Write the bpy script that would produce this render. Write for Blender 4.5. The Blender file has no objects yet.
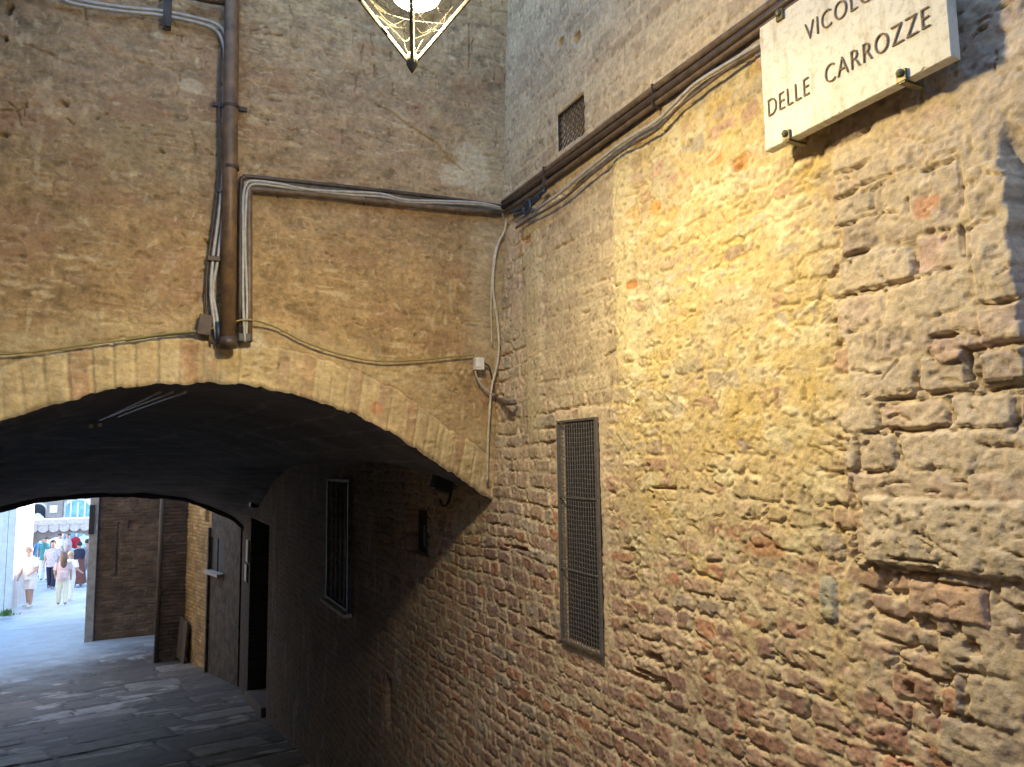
import bpy, bmesh, math, random
import numpy as np
from mathutils import Vector, Matrix

random.seed(7)
SC = bpy.context.scene
COL = SC.collection
rad = math.radians

# ------------------------------------------------------------------ camera
EYE = 1.6
FPX = 740.0
ro, pi_, az = rad(.8), rad(6.12), rad(26.26)
_ca, _sa, _cp, _sp = math.cos(az), math.sin(az), math.cos(pi_), math.sin(pi_)
R0 = Vector((_ca, -_sa, 0)); FW = Vector((_sa*_cp, _ca*_cp, _sp)); U0 = Vector((-_sa*_sp, -_ca*_sp, _cp))
RT = math.cos(ro)*R0 - math.sin(ro)*U0
UP = math.sin(ro)*R0 + math.cos(ro)*U0
cam = bpy.data.cameras.new('camera'); camo = bpy.data.objects.new('camera', cam); COL.objects.link(camo)
cam.sensor_fit = 'HORIZONTAL'; cam.sensor_width = 36; cam.lens = FPX/1024*36
cam.clip_start = .05; cam.clip_end = 600
m = Matrix((RT, UP, -FW)).transposed().to_4x4(); m.translation = (0, 0, EYE)
camo.matrix_world = m
SC.camera = camo


def ray(x, y):
    return FW + RT*((x-512)/FPX) + UP*((383.5-y)/FPX)


def at(x, y, axis, val):
    """point of the place seen at a photo pixel, on the plane axis = val"""
    d = ray(x, y); o = Vector((0, 0, EYE)); t = (val-o[axis])/d[axis]
    return o + d*t


GY = [-12, 0, 2.9, 6.7, 12, 16, 19, 27, 60, 140]
GZ = [1.2, 0, -.42, -1.0, -1.75, -2.0, -2.13, -2.44, -3.5, -5.5]


def gz(Y):
    return float(np.interp(Y, GY, GZ))


# ------------------------------------------------------------------ tags
def tag(o, label=None, cat=None, group=None, kind=None):
    if label: o['label'] = label
    if cat: o['category'] = cat
    if group: o['group'] = group
    if kind: o['kind'] = kind
    return o


def thing(name, loc, label, cat, group=None, rz=0):
    o = bpy.data.objects.new(name, None); COL.objects.link(o)
    o.location = loc; o.rotation_euler = (0, 0, rz); o.empty_display_size = .1
    return tag(o, label, cat, group)


def parent_keep(o, p):
    """parent a mesh that was written in world coordinates"""
    o.parent = p
    mw = Matrix.Translation(p.location) @ Matrix.Rotation(p.rotation_euler.z, 4, 'Z')
    o.matrix_parent_inverse = mw.inverted()


# ------------------------------------------------------------------ noise
def _h(ix, iy, s):
    n = (ix.astype(np.int64)*374761393 + iy.astype(np.int64)*668265263 + s*1274126177) & 0xffffffff
    n = ((n ^ (n >> 13))*1274126177) & 0xffffffff
    n = n ^ (n >> 16)
    return (n & 0xffff).astype(np.float32)/65535.


def vn(x, y, s=0):
    x = np.asarray(x, dtype=np.float32); y = np.asarray(y, dtype=np.float32)
    ix = np.floor(x); iy = np.floor(y); fx = x-ix; fy = y-iy
    fx = fx*fx*(3-2*fx); fy = fy*fy*(3-2*fy)
    ix = ix.astype(np.int64); iy = iy.astype(np.int64)
    a = _h(ix, iy, s); b = _h(ix+1, iy, s); c = _h(ix, iy+1, s); d = _h(ix+1, iy+1, s)
    return (a+(b-a)*fx)*(1-fy) + (c+(d-c)*fx)*fy        # 0..1


def fb(x, y, s=0, o=3):
    r = 0; A = 1; T = 0
    for k in range(o):
        r = r + A*(vn(x*(2**k)+k*17.3, y*(2**k)+k*9.1, s+k*31)-.5); T += A; A *= .55
    return r*3.0/T                                       # about -1..1


def ss(a, b, x):
    t = np.clip((x-a)/(b-a), 0, 1)
    return t*t*(3-2*t)


def lerp3(a, b, t):
    return a*(1-t[..., None]) + b*t[..., None]


def seg_dist(u, v, pts):
    d = np.full(u.shape, 9., np.float32)
    for (x0, y0), (x1, y1) in zip(pts, pts[1:]):
        dx, dy = x1-x0, y1-y0; L = dx*dx+dy*dy+1e-9
        t = np.clip(((u-x0)*dx+(v-y0)*dy)/L, 0, 1)
        d = np.minimum(d, np.hypot(u-x0-t*dx, v-y0-t*dy))
    return d


def strokes(us, u, v, H, C, rg, n, box, ln, wd, depth, tint, k, ang=.35, vert=.15, keep=None):
    """short jagged scratches, chips and cracks with a shape of their own"""
    for _ in range(n):
        x, z = rg.uniform(box[0], box[1]), rg.uniform(box[2], box[3])
        if keep is not None and not keep(x, z): continue
        L = rg.uniform(*ln); w = rg.uniform(*wd); a = rg.normal(0, ang)+(math.pi/2 if rg.random() < vert else 0)
        pts = [(x, z)]
        for _k in range(3):
            a2 = a+rg.normal(0, .28); pts.append((pts[-1][0]+L/3*math.cos(a2), pts[-1][1]+L/3*math.sin(a2)))
        px = [p[0] for p in pts]; pz = [p[1] for p in pts]
        i0, i1 = np.searchsorted(us, min(px)-.02), np.searchsorted(us, max(px)+.02)
        if i1-i0 < 2: continue
        col_v = v[(i0+i1)//2]; j0, j1 = np.searchsorted(col_v, min(pz)-.03), np.searchsorted(col_v, max(pz)+.03)
        if j1-j0 < 2: continue
        sl = (slice(i0, i1), slice(j0, j1)); uu, vv = u[sl], v[sl]
        d = seg_dist(uu, vv, pts)-w*.6*fb(uu*70, vv*70, int(x*977) & 255, 2)
        m_ = 1-ss(w*.5, w*1.1, d)
        H[sl] = H[sl]-depth*m_
        if tint is not None: C[sl] = lerp3(C[sl], np.broadcast_to(np.array(tint, np.float32), uu.shape+(3,)), m_*k*rg.uniform(.5, 1))


def masonry(u, v, seed, ch, bw, warp, cr=.014):
    """courses of uneven blocks: distance to the block's edge and four random numbers per block"""
    rg = np.random.default_rng(seed)
    uu = u + warp*fb(u*5, v*7, seed+1, 2) + .45*warp*fb(u*24, v*28, seed+2, 2)
    vv = v + warp*1.3*fb(u*1.7, v*1.5, seed+3, 2) + .5*warp*fb(u*20, v*24, seed+4, 2)
    v0, v1 = float(vv.min())-.3, float(vv.max())+.3
    vb = [v0]
    while vb[-1] < v1: vb.append(vb[-1]+rg.uniform(*ch))
    vb = np.array(vb, np.float32)
    r = np.clip(np.searchsorted(vb, vv.ravel())-1, 0, len(vb)-2)
    u0, u1 = float(uu.min())-.5, float(uu.max())+.5
    order = np.argsort(r, kind='stable'); rs = r[order]
    cuts = np.searchsorted(rs, np.arange(len(vb)))
    ur = uu.ravel(); lo = np.empty_like(ur); hi = np.empty_like(ur); bid = np.empty(ur.shape, np.int64); nb = 0
    for k in range(len(vb)-1):
        a, b = cuts[k], cuts[k+1] if k+1 < len(cuts) else len(rs)
        if a >= b: continue
        idx = order[a:b]
        n = int((u1-u0)/bw[0])+3
        w = rg.uniform(bw[0], bw[1], n)
        half = rg.random(n) < .18
        w[half] *= .5
        ub = np.concatenate([[u0-rg.uniform(0, bw[1])], w]).cumsum().astype(np.float32)
        j = np.clip(np.searchsorted(ub, ur[idx])-1, 0, len(ub)-2)
        lo[idx] = ub[j]; hi[idx] = ub[j+1]; bid[idx] = nb+j; nb += n+2
    lo = lo.reshape(u.shape); hi = hi.reshape(u.shape); bid = bid.reshape(u.shape); r = r.reshape(u.shape)
    rn = rg.random((nb+4, 4)).astype(np.float32)
    q = rn[bid]
    # every block a little smaller or skewed
    lo = lo + .006*q[..., 0]; hi = hi - .006*q[..., 1]
    bo = vb[r] + .005*q[..., 2]; to = vb[r+1] - .005*q[..., 3]
    du = np.minimum(uu-lo, hi-uu); dv = np.minimum(vv-bo, to-vv)
    d = np.where((du < cr) & (dv < cr), cr-np.hypot(cr-du, cr-dv), np.minimum(du, dv))
    tu = (uu-(lo+hi)/2)/np.maximum(hi-lo, .01); tv = (vv-(bo+to)/2)/np.maximum(to-bo, .01)
    return d, q, tu, tv


def palette(cols, t):
    c = np.array(cols, np.float32)
    return c[np.clip((t*len(c)).astype(int), 0, len(c)-1)]


def spaced(segs):
    out = [segs[0][0]]
    for a, b, st in segs:
        n = max(1, int(round((b-a)/st)))
        out += list(np.linspace(a, b, n+1)[1:])
    return np.array(out, np.float32)


def grid_obj(name, P, C, mat, parent=None, flip=False):
    n, mm = P.shape[:2]
    me = bpy.data.meshes.new(name)
    me.vertices.add(n*mm); me.vertices.foreach_set('co', P.reshape(-1).astype(np.float32))
    i = (np.arange(n-1)[:, None]*mm+np.arange(mm-1)[None, :]).ravel()
    q = np.stack([i, i+mm, i+mm+1, i+1], 1)
    if flip: q = q[:, ::-1]
    nq = len(q)
    me.loops.add(nq*4); me.loops.foreach_set('vertex_index', q.ravel().astype(np.int32))
    me.polygons.add(nq); me.polygons.foreach_set('loop_start', np.arange(0, nq*4, 4, dtype=np.int32))
    me.polygons.foreach_set('use_smooth', np.ones(nq, bool))
    at_ = me.attributes.new('Col', 'FLOAT_COLOR', 'POINT')
    c4 = np.ones((n*mm, 4), np.float32); c4[:, :3] = np.clip(C.reshape(-1, 3), .005, .9)
    at_.data.foreach_set('color', c4.ravel())
    me.update(calc_edges=True); me.validate()
    me.materials.append(mat)
    o = bpy.data.objects.new(name, me); COL.objects.link(o)
    if parent: parent_keep(o, parent)
    return o


# ------------------------------------------------------------------ materials
def new_mat(name):
    mt = bpy.data.materials.new(name); mt.use_nodes = True
    nt = mt.node_tree; b = nt.nodes['Principled BSDF']
    return mt, nt, b


def mat_attr(name, rough=.9, scale=60, bump=.55, dist=.005, spec=.3):
    """albedo from the masonry itself, with fine grain on top"""
    mt, nt, b = new_mat(name); N = nt.nodes; L = nt.links
    a = N.new('ShaderNodeAttribute'); a.attribute_name = 'Col'
    tc = N.new('ShaderNodeTexCoord')
    n1 = N.new('ShaderNodeTexNoise'); n1.inputs['Scale'].default_value = scale; n1.inputs['Detail'].default_value = 6; n1.inputs['Roughness'].default_value = .7
    L.new(tc.outputs['Object'], n1.inputs['Vector'])
    mr = N.new('ShaderNodeMapRange'); mr.inputs['To Min'].default_value = .68; mr.inputs['To Max'].default_value = 1.32
    mr.inputs['From Min'].default_value = .25; mr.inputs['From Max'].default_value = .75
    L.new(n1.outputs['Fac'], mr.inputs['Value'])
    mx = N.new('ShaderNodeMix'); mx.data_type = 'RGBA'; mx.blend_type = 'MULTIPLY'; mx.inputs['Factor'].default_value = 1
    L.new(a.outputs['Color'], mx.inputs['A']); L.new(mr.outputs['Result'], mx.inputs['B'])
    L.new(mx.outputs['Result'], b.inputs['Base Color'])
    n2 = N.new('ShaderNodeTexNoise'); n2.inputs['Scale'].default_value = scale*1.6; n2.inputs['Detail'].default_value = 5
    L.new(tc.outputs['Object'], n2.inputs['Vector'])
    bp = N.new('ShaderNodeBump'); bp.inputs['Strength'].default_value = bump; bp.inputs['Distance'].default_value = dist
    L.new(n2.outputs['Fac'], bp.inputs['Height']); L.new(bp.outputs['Normal'], b.inputs['Normal'])
    b.inputs['Roughness'].default_value = rough; b.inputs['Specular IOR Level'].default_value = spec
    return mt


def mat_plain(name, col, rough=.6, metal=0, var=.25, scale=25, bump=.15, col2=None, dist=.002, stretch=None):
    mt, nt, b = new_mat(name); N = nt.nodes; L = nt.links
    tc = N.new('ShaderNodeTexCoord')
    n1 = N.new('ShaderNodeTexNoise'); n1.inputs['Scale'].default_value = scale; n1.inputs['Detail'].default_value = 6; n1.inputs['Roughness'].default_value = .65
    if stretch:
        mp = N.new('ShaderNodeMapping'); mp.inputs['Scale'].default_value = stretch
        L.new(tc.outputs['Object'], mp.inputs['Vector']); L.new(mp.outputs['Vector'], n1.inputs['Vector'])
    else:
        L.new(tc.outputs['Object'], n1.inputs['Vector'])
    rp = N.new('ShaderNodeValToRGB')
    c = np.array(col); d = np.array(col2) if col2 else c*(1+var)
    c0 = c if col2 else c*(1-var)
    rp.color_ramp.elements[0].position = .35; rp.color_ramp.elements[1].position = .65
    rp.color_ramp.elements[0].color = (*np.clip(c0, 0, 1), 1); rp.color_ramp.elements[1].color = (*np.clip(d, 0, 1), 1)
    L.new(n1.outputs['Fac'], rp.inputs['Fac']); L.new(rp.outputs['Color'], b.inputs['Base Color'])
    bp = N.new('ShaderNodeBump'); bp.inputs['Strength'].default_value = bump; bp.inputs['Distance'].default_value = dist
    L.new(n1.outputs['Fac'], bp.inputs['Height']); L.new(bp.outputs['Normal'], b.inputs['Normal'])
    b.inputs['Roughness'].default_value = rough; b.inputs['Metallic'].default_value = metal
    return mt


M = {}
M['right'] = mat_attr('brick_and_mortar')
M['arch'] = mat_attr('old_limewashed_brick', scale=55, bump=.55)
M['street'] = mat_attr('paving_stone', rough=.7, scale=30, bump=.2, spec=.5)
M['soot'] = mat_plain('sooty_plaster', (.12, .122, .135), .9, scale=4, var=.5, bump=.5, dist=.02)
M['brown_pipe'] = mat_plain('brown_painted_metal', (.085, .055, .038), .5, .2, scale=18, col2=(.2, .125, .065))
M['dark_pipe'] = mat_plain('dark_brown_conduit', (.055, .038, .03), .5, .1, scale=30, var=.4)
M['conduit'] = mat_plain('dusty_conduit', (.12, .085, .06), .55, .1, scale=30, var=.4)
M['grey_cable'] = mat_plain('grey_cable_sheath', (.36, .35, .34), .5, scale=40, var=.2)
M['pale_cable'] = mat_plain('pale_cable_sheath', (.5, .44, .34), .6, scale=40, var=.25)
M['green_wire'] = mat_plain('yellow_green_wire', (.17, .17, .05), .55, scale=12, col2=(.26, .2, .07))
M['black'] = mat_plain('black_plastic', (.02, .02, .024), .5, scale=30)
M['blue_tape'] = mat_plain('blue_black_tape', (.015, .02, .035), .45, scale=30, col2=(.02, .04, .075))
M['iron'] = mat_plain('dark_iron', (.035, .03, .03), .55, .5, scale=30, col2=(.07, .05, .04))
M['rust_iron'] = mat_plain('dusty_iron_mesh', (.10, .092, .092), .6, .3, scale=60, col2=(.165, .15, .145))
M['white_plastic'] = mat_plain('white_plastic', (.62, .6, .55), .4, scale=30, var=.12)
def marble_mat():
    mt, nt, b = new_mat('weathered_marble'); N = nt.nodes; L = nt.links
    tc = N.new('ShaderNodeTexCoord')

    def noise(sc, stretch, lo, hi, c0, c1):
        mp = N.new('ShaderNodeMapping'); mp.inputs['Scale'].default_value = stretch; L.new(tc.outputs['Object'], mp.inputs['Vector'])
        n = N.new('ShaderNodeTexNoise'); n.inputs['Scale'].default_value = sc; n.inputs['Detail'].default_value = 8; n.inputs['Roughness'].default_value = .68; L.new(mp.outputs[0], n.inputs['Vector'])
        r = N.new('ShaderNodeValToRGB'); r.color_ramp.elements[0].position = lo; r.color_ramp.elements[1].position = hi
        r.color_ramp.elements[0].color = (*c0, 1); r.color_ramp.elements[1].color = (*c1, 1); L.new(n.outputs['Fac'], r.inputs['Fac']); return r.outputs['Color']

    def mul(a, c):
        m_ = N.new('ShaderNodeMix'); m_.data_type = 'RGBA'; m_.blend_type = 'MULTIPLY'; m_.inputs['Factor'].default_value = 1
        L.new(a, m_.inputs['A']); L.new(c, m_.inputs['B']); return m_.outputs['Result']
    c = noise(4, (1, 1, 1), .3, .7, (.60, .57, .48), (.74, .71, .62))
    c = mul(c, noise(9, (1, 3.2, .5), .28, .48, (.62, .55, .42), (1, 1, 1)))          # runs of rust and rain
    c = mul(c, noise(60, (1, 1, 1), .32, .5, (.72, .68, .6), (1, 1, 1)))             # specks
    L.new(c, b.inputs['Base Color']); b.inputs['Roughness'].default_value = .6
    n = N.new('ShaderNodeTexNoise'); n.inputs['Scale'].default_value = 70; n.inputs['Detail'].default_value = 5; L.new(tc.outputs['Object'], n.inputs['Vector'])
    bp = N.new('ShaderNodeBump'); bp.inputs['Strength'].default_value = .25; bp.inputs['Distance'].default_value = .002; L.new(n.outputs['Fac'], bp.inputs['Height']); L.new(bp.outputs['Normal'], b.inputs['Normal'])
    return mt


M['marble'] = marble_mat()
M['letter'] = mat_plain('engraved_letter_paint', (.09, .058, .034), .75, scale=160, col2=(.26, .18, .10))
M['brass'] = mat_plain('tarnished_stud', (.12, .11, .07), .5, .6, scale=80, col2=(.22, .19, .1))
M['grey_metal'] = mat_plain('pale_grey_metal', (.45, .47, .5), .4, .3, scale=20, var=.2)
M['frame_grey'] = mat_plain('grey_painted_frame', (.075, .08, .09), .6, .1, scale=20, var=.3)
M['bar_grey'] = mat_plain('blue_grey_bar', (.2, .22, .26), .6, .1, scale=20, var=.3)
M['wood_dark'] = mat_plain('dark_old_wood', (.035, .028, .024), .6, scale=6, col2=(.06, .045, .035), stretch=(8, 8, .6))
M['wood_grey'] = mat_plain('weathered_board', (.09, .08, .068), .8, scale=6, col2=(.15, .13, .105), stretch=(8, 8, .6))
M['stone_pale'] = mat_plain('pale_worn_stone', (.42, .40, .36), .75, scale=9, var=.2, bump=.3)
M['web'] = mat_plain('dusty_cobweb', (.007, .006, .0045), .9, scale=60, var=.2)


def brick_mat(name, c1, c2, mort, scale=1., bw=.24, rh=.068, bump=.6):
    mt, nt, b = new_mat(name); N = nt.nodes; L = nt.links
    tc = N.new('ShaderNodeTexCoord'); geo = N.new('ShaderNodeNewGeometry')
    sep = N.new('ShaderNodeSeparateXYZ'); L.new(tc.outputs['Object'], sep.inputs[0])
    ad = N.new('ShaderNodeMath'); ad.operation = 'ADD'; L.new(sep.outputs['X'], ad.inputs[0]); L.new(sep.outputs['Y'], ad.inputs[1])
    cb = N.new('ShaderNodeCombineXYZ'); L.new(ad.outputs[0], cb.inputs['X']); L.new(sep.outputs['Z'], cb.inputs['Y'])
    nz = N.new('ShaderNodeTexNoise'); nz.inputs['Scale'].default_value = 7; L.new(tc.outputs['Object'], nz.inputs['Vector'])
    vm = N.new('ShaderNodeVectorMath'); vm.operation = 'MULTIPLY_ADD'; vm.inputs[1].default_value = (.03, .03, .03)
    L.new(nz.outputs['Color'], vm.inputs[0]); L.new(cb.outputs[0], vm.inputs[2])
    br = N.new('ShaderNodeTexBrick'); br.inputs['Scale'].default_value = scale
    br.inputs['Brick Width'].default_value = bw; br.inputs['Row Height'].default_value = rh
    br.inputs['Mortar Size'].default_value = .006; br.inputs['Mortar Smooth'].default_value = .4
    br.inputs['Color1'].default_value = (*c1, 1); br.inputs['Color2'].default_value = (*c2, 1); br.inputs['Mortar'].default_value = (*mort, 1)
    L.new(vm.outputs[0], br.inputs['Vector'])
    n1 = N.new('ShaderNodeTexNoise'); n1.inputs['Scale'].default_value = 3; n1.inputs['Detail'].default_value = 8; n1.inputs['Roughness'].default_value = .7
    L.new(tc.outputs['Object'], n1.inputs['Vector'])
    mr = N.new('ShaderNodeMapRange'); mr.inputs['From Min'].default_value = .3; mr.inputs['From Max'].default_value = .7
    mr.inputs['To Min'].default_value = .55; mr.inputs['To Max'].default_value = 1.35
    L.new(n1.outputs['Fac'], mr.inputs['Value'])
    mx = N.new('ShaderNodeMix'); mx.data_type = 'RGBA'; mx.blend_type = 'MULTIPLY'; mx.inputs['Factor'].default_value = 1
    L.new(br.outputs['Color'], mx.inputs['A']); L.new(mr.outputs['Result'], mx.inputs['B']); L.new(mx.outputs['Result'], b.inputs['Base Color'])
    sb = N.new('ShaderNodeMath'); sb.operation = 'SUBTRACT'; L.new(n1.outputs['Fac'], sb.inputs[0]); L.new(br.outputs['Fac'], sb.inputs[1])
    bp = N.new('ShaderNodeBump'); bp.inputs['Strength'].default_value = bump; bp.inputs['Distance'].default_value = .012
    L.new(sb.outputs[0], bp.inputs['Height']); L.new(bp.outputs['Normal'], b.inputs['Normal'])
    b.inputs['Roughness'].default_value = .9
    return mt


M['brick_plain'] = brick_mat('aged_brick', (.22, .16, .11), (.17, .125, .095), (.25, .21, .16))
M['brick_ochre'] = brick_mat('ochre_brick', (.55, .38, .16), (.42, .27, .12), (.28, .2, .11))
M['brick_brown'] = brick_mat('brown_brick', (.24, .16, .11), (.17, .115, .085), (.27, .21, .15))
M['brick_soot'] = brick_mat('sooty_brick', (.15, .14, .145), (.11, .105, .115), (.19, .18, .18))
M['brick_dark'] = brick_mat('dark_brick', (.075, .06, .05), (.05, .042, .04), (.09, .075, .06))


# ------------------------------------------------------------------ mesh builder
class MB:
    def __init__(s): s.v = []; s.f = []

    def add(s, vs, fs):
        k = len(s.v); s.v += [tuple(p) for p in vs]; s.f += [tuple(i+k for i in f) for f in fs]

    def box(s, c, h, M3=None):
        vs = []
        for x in (-1, 1):
            for y in (-1, 1):
                for z in (-1, 1):
                    p = Vector((x*h[0], y*h[1], z*h[2]))
                    if M3 is not None: p = M3 @ p
                    vs.append(Vector(c)+p)
        s.add(vs, [(0, 1, 3, 2), (4, 6, 7, 5), (0, 4, 5, 1), (2, 3, 7, 6), (0, 2, 6, 4), (1, 5, 7, 3)])

    def tube(s, pts, r, n=8, cap=True):
        pts = [Vector(p) for p in pts]; rs = r if isinstance(r, (list, tuple)) else [r]*len(pts)
        rings = []; up = None
        for i, p in enumerate(pts):
            t = (pts[min(i+1, len(pts)-1)]-pts[max(i-1, 0)])
            if t.length < 1e-9: t = Vector((0, 0, 1))
            t.normalize()
            if up is None:
                up = t.orthogonal().normalized()
            up = (up - t*up.dot(t))
            if up.length < 1e-6: up = t.orthogonal()
            up.normalize(); sd = t.cross(up)
            rings.append([p+(up*math.cos(a)+sd*math.sin(a))*rs[i] for a in [2*math.pi*k/n for k in range(n)]])
        vs = [q for g in rings for q in g]; fs = []
        for i in range(len(rings)-1):
            for k in range(n):
                a = i*n+k; b = i*n+(k+1) % n
                fs.append((a, b, b+n, a+n))
        if cap:
            fs.append(tuple(range(n-1, -1, -1))); fs.append(tuple(range(len(vs)-n, len(vs))))
        s.add(vs, fs)

    def lathe(s, prof, c=(0, 0, 0), n=16, cap=True, sx=1, sy=1):
        vs = []; fs = []
        for r, z in prof:
            for k in range(n):
                a = 2*math.pi*k/n; vs.append((c[0]+r*sx*math.cos(a), c[1]+r*sy*math.sin(a), c[2]+z))
        for i in range(len(prof)-1):
            for k in range(n):
                a = i*n+k; b = i*n+(k+1) % n
                fs.append((a, b, b+n, a+n))
        if cap:
            fs.append(tuple(range(n-1, -1, -1))); fs.append(tuple(range(len(vs)-n, len(vs))))
        s.add(vs, fs)

    def build(s, name, mat, parent=None, smooth=False, bevel=0, keep=True):
        me = bpy.data.meshes.new(name); me.from_pydata(s.v, [], s.f); me.update()
        if bevel:
            bm = bmesh.new(); bm.from_mesh(me)
            bmesh.ops.bevel(bm, geom=list(bm.edges), offset=bevel, segments=2, affect='EDGES', profile=.6)
            bm.to_mesh(me); bm.free()
        bm = bmesh.new(); bm.from_mesh(me); bmesh.ops.recalc_face_normals(bm, faces=list(bm.faces)); bm.to_mesh(me); bm.free()
        if smooth: me.polygons.foreach_set('use_smooth', [True]*len(me.polygons))
        me.materials.append(mat)
        o = bpy.data.objects.new(name, me); COL.objects.link(o)
        if parent:
            if keep: parent_keep(o, parent)
            else: o.parent = parent
        return o


def curve_pts(pts, n=8):
    """smooth line through points"""
    P = [Vector(p) for p in pts]; out = []
    for i in range(len(P)-1):
        p0 = P[max(i-1, 0)]; p1 = P[i]; p2 = P[i+1]; p3 = P[min(i+2, len(P)-1)]
        for k in range(n):
            t = k/n
            out.append(.5*((2*p1)+(p2-p0)*t+(2*p0-5*p1+4*p2-p3)*t*t+(3*p1-p0-3*p2+p3)*t**3))
    out.append(P[-1]); return out


# ------------------------------------------------------------------ RIGHT WALL
XW = 1.418
YA = 2.9


def wuv(px, py):
    p = at(px, py, 0, XW-.02); return p.y, p.z


uS = spaced([(-6, .3, .09), (.3, .62, .02), (.62, 3.15, .0042), (3.15, 5.2, .008), (5.2, 7.6, .014), (7.6, 12.6, .03)])
vS = spaced([(-2.6, -1.2, .03), (-1.2, .1, .014), (.1, .55, .007), (.55, 2.9, .0042), (2.9, 3.8, .006), (3.8, 5.4, .1)])
U, V = np.meshgrid(uS, vS, indexing='ij'); U = U.astype(np.float32); V = V.astype(np.float32)


def right_wall():
    u, v = U, V
    big = fb(u*1.3, v*1.3, 5, 3); mid = fb(u*6, v*6, 6, 3); fine = fb(u*45, v*45, 8, 3); vfine = fb(u*130, v*130, 9, 2)
    # pattern one: rough bricks, from bare below to buried in mortar in the middle
    d1, q1, tu, tv = masonry(u, v, 11, (.050, .067), (.075, .155), .0115, .016)
    D1 = .012
    m20 = fb(u*19, v*21, 17, 3); rdg = np.abs(fb(u*30, v*34, 18, 2))
    hf = fb(u*75, v*80, 19, 3)
    prof = ss(.0, .006, d1+.0028*m20+.0022*hf)
    h1 = D1*(prof*(.66+.34*q1[..., 0])) + .005*(q1[..., 1]-.5)*tu + .004*(q1[..., 2]-.5)*tv*prof
    h1 += prof*(.0016*m20 - .0020*rdg + .0014*fine + .0011*hf) + .0009*vfine
    centre = ss(.98, 1.35, v+.10*big)*ss(1.1, 1.25, u)*(1-ss(2.0, 2.2, u+.06*mid))
    left_up = ss(1.75, 2.0, v)*ss(2.0, 2.2, u)
    ML = .62 + .34*centre + .25*left_up
    ML = ML + .17*mid + .10*big + .2*m20*(1-.45*centre)
    ML = ML*(1-.4*ss(3.2, 4.5, u)) + .15*ss(3.2, 4.5, u)
    gd = np.maximum(np.maximum(2.16-u, u-2.445), np.maximum(.945-v, v-1.755))
    rim = 1-ss(.015, .05, gd+.012*mid)
    ML = ML*(1-rim)+.95*rim
    mlev = D1*np.clip(ML, .02, 1.15) + .0016*fb(u*22, v*22, 12, 3) + .0012*fine + .0009*vfine - .0014*rdg
    pit = ss(.40, .75, fb(u*15, v*19, 14, 2))*(1-rim)
    mlev = mlev - .006*pit*(.5+.5*(1-centre))
    # joints opened up, mostly along the undersides
    under = np.where(tv < -.1, 1., .4)
    open_ = ss(-.1, .45, fb(u*8, v*7, 15, 3))*(1-ss(.002, .006, np.abs(d1+.002*hf)))*(1-rim)*under*(1-.5*centre)
    mlev = mlev - .015*open_; h1 = h1 - .008*open_
    hm = np.maximum(h1, mlev); mort = np.maximum(ss(-.0008, .0014, mlev-h1), 1-ss(.004, .008, d1+.0022*m20+.0015*hf))
    red = palette([(.43, .265, .195), (.38, .225, .165), (.45, .305, .225), (.48, .345, .26), (.35, .235, .195), (.43, .28, .205), (.39, .32, .26), (.43, .225, .145), (.32, .195, .165)], q1[..., 3])
    grn = palette([(.45, .37, .24), (.40, .33, .23), (.47, .36, .23), (.44, .33, .22), (.41, .35, .26), (.44, .30, .20), (.50, .42, .28)], q1[..., 2])
    tcol = np.clip(ss(1.1, 1.85, v+.16*big+.16*(q1[..., 1]-.5)), 0, 1)
    brick = lerp3(red, grn, tcol)*(.84+.32*q1[..., 1][..., None])
    mcol = lerp3(np.broadcast_to(np.array((.56, .44, .30), np.float32), u.shape+(3,)), np.broadcast_to(np.array((.51, .395, .20), np.float32), u.shape+(3,)), centre*ss(.9, 1.8, v+.12*big))
    pale = ss(.05, .6, fb(u*9, v*9, 21, 3))*centre
    mcol = lerp3(mcol, np.broadcast_to(np.array((.58, .51, .33), np.float32), u.shape+(3,)), .75*pale)
    gry = ss(.05, .6, fb(u*5, v*6, 22, 3))
    mcol = lerp3(mcol, np.broadcast_to(np.array((.42, .36, .25), np.float32), u.shape+(3,)), .55*gry)
    och = ss(.1, .7, fb(u*6, v*7, 24, 3))*centre
    mcol = lerp3(mcol, np.broadcast_to(np.array((.56, .40, .13), np.float32), u.shape+(3,)), .5*och)
    dust = ss(.1, .9, fb(u*16, v*17, 23, 3))*(.28+.4*tcol)
    brick = lerp3(brick, mcol, dust)
    col = lerp3(brick, mcol, mort)
    H = hm
    # pattern two: bigger dressed stones to the right of the ragged vertical break
    d2, q2, tu2, tv2 = masonry(u+.0, v, 37, (.058, .095), (.10, .26), .0085, .014)
    p2 = ss(.0, .006, d2+.0024*m20+.002*hf)
    h2 = .012*p2*(.75+.25*q2[..., 0]) + .006*(q2[..., 1]-.5)*tu2*p2 + .004*(q2[..., 2]-.5)*tv2*p2 + p2*(.0016*m20-.0022*rdg+.0015*fine+.0012*hf+.0015*mid) + .0009*vfine
    m2 = .012*np.clip(.84+.14*mid+.12*big+.14*m20, .03, 1.1) + .0016*fb(u*22, v*22, 41, 3) + .0012*fine + .001*hf - .0014*rdg - .006*ss(.35, .75, fb(u*13, v*17, 43, 2))
    und2 = np.where(tv2 < -.05, 1., .5)
    op2 = ss(-.15, .4, fb(u*6, v*6, 44, 3))*(1-ss(.002, .0065, np.abs(d2+.002*hf)))*und2
    m2 = m2 - .024*op2; h2 = h2 - .013*op2
    c2 = palette([(.45, .37, .29), (.48, .40, .32), (.41, .33, .26), (.46, .36, .29), (.51, .43, .34), (.44, .32, .26)], q2[..., 3])*(.88+.24*q2[..., 1][..., None])
    mc2 = np.broadcast_to(np.array((.49, .40, .285), np.float32), u.shape+(3,))
    mk2 = ss(-.0015, .0025, m2-h2)
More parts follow.
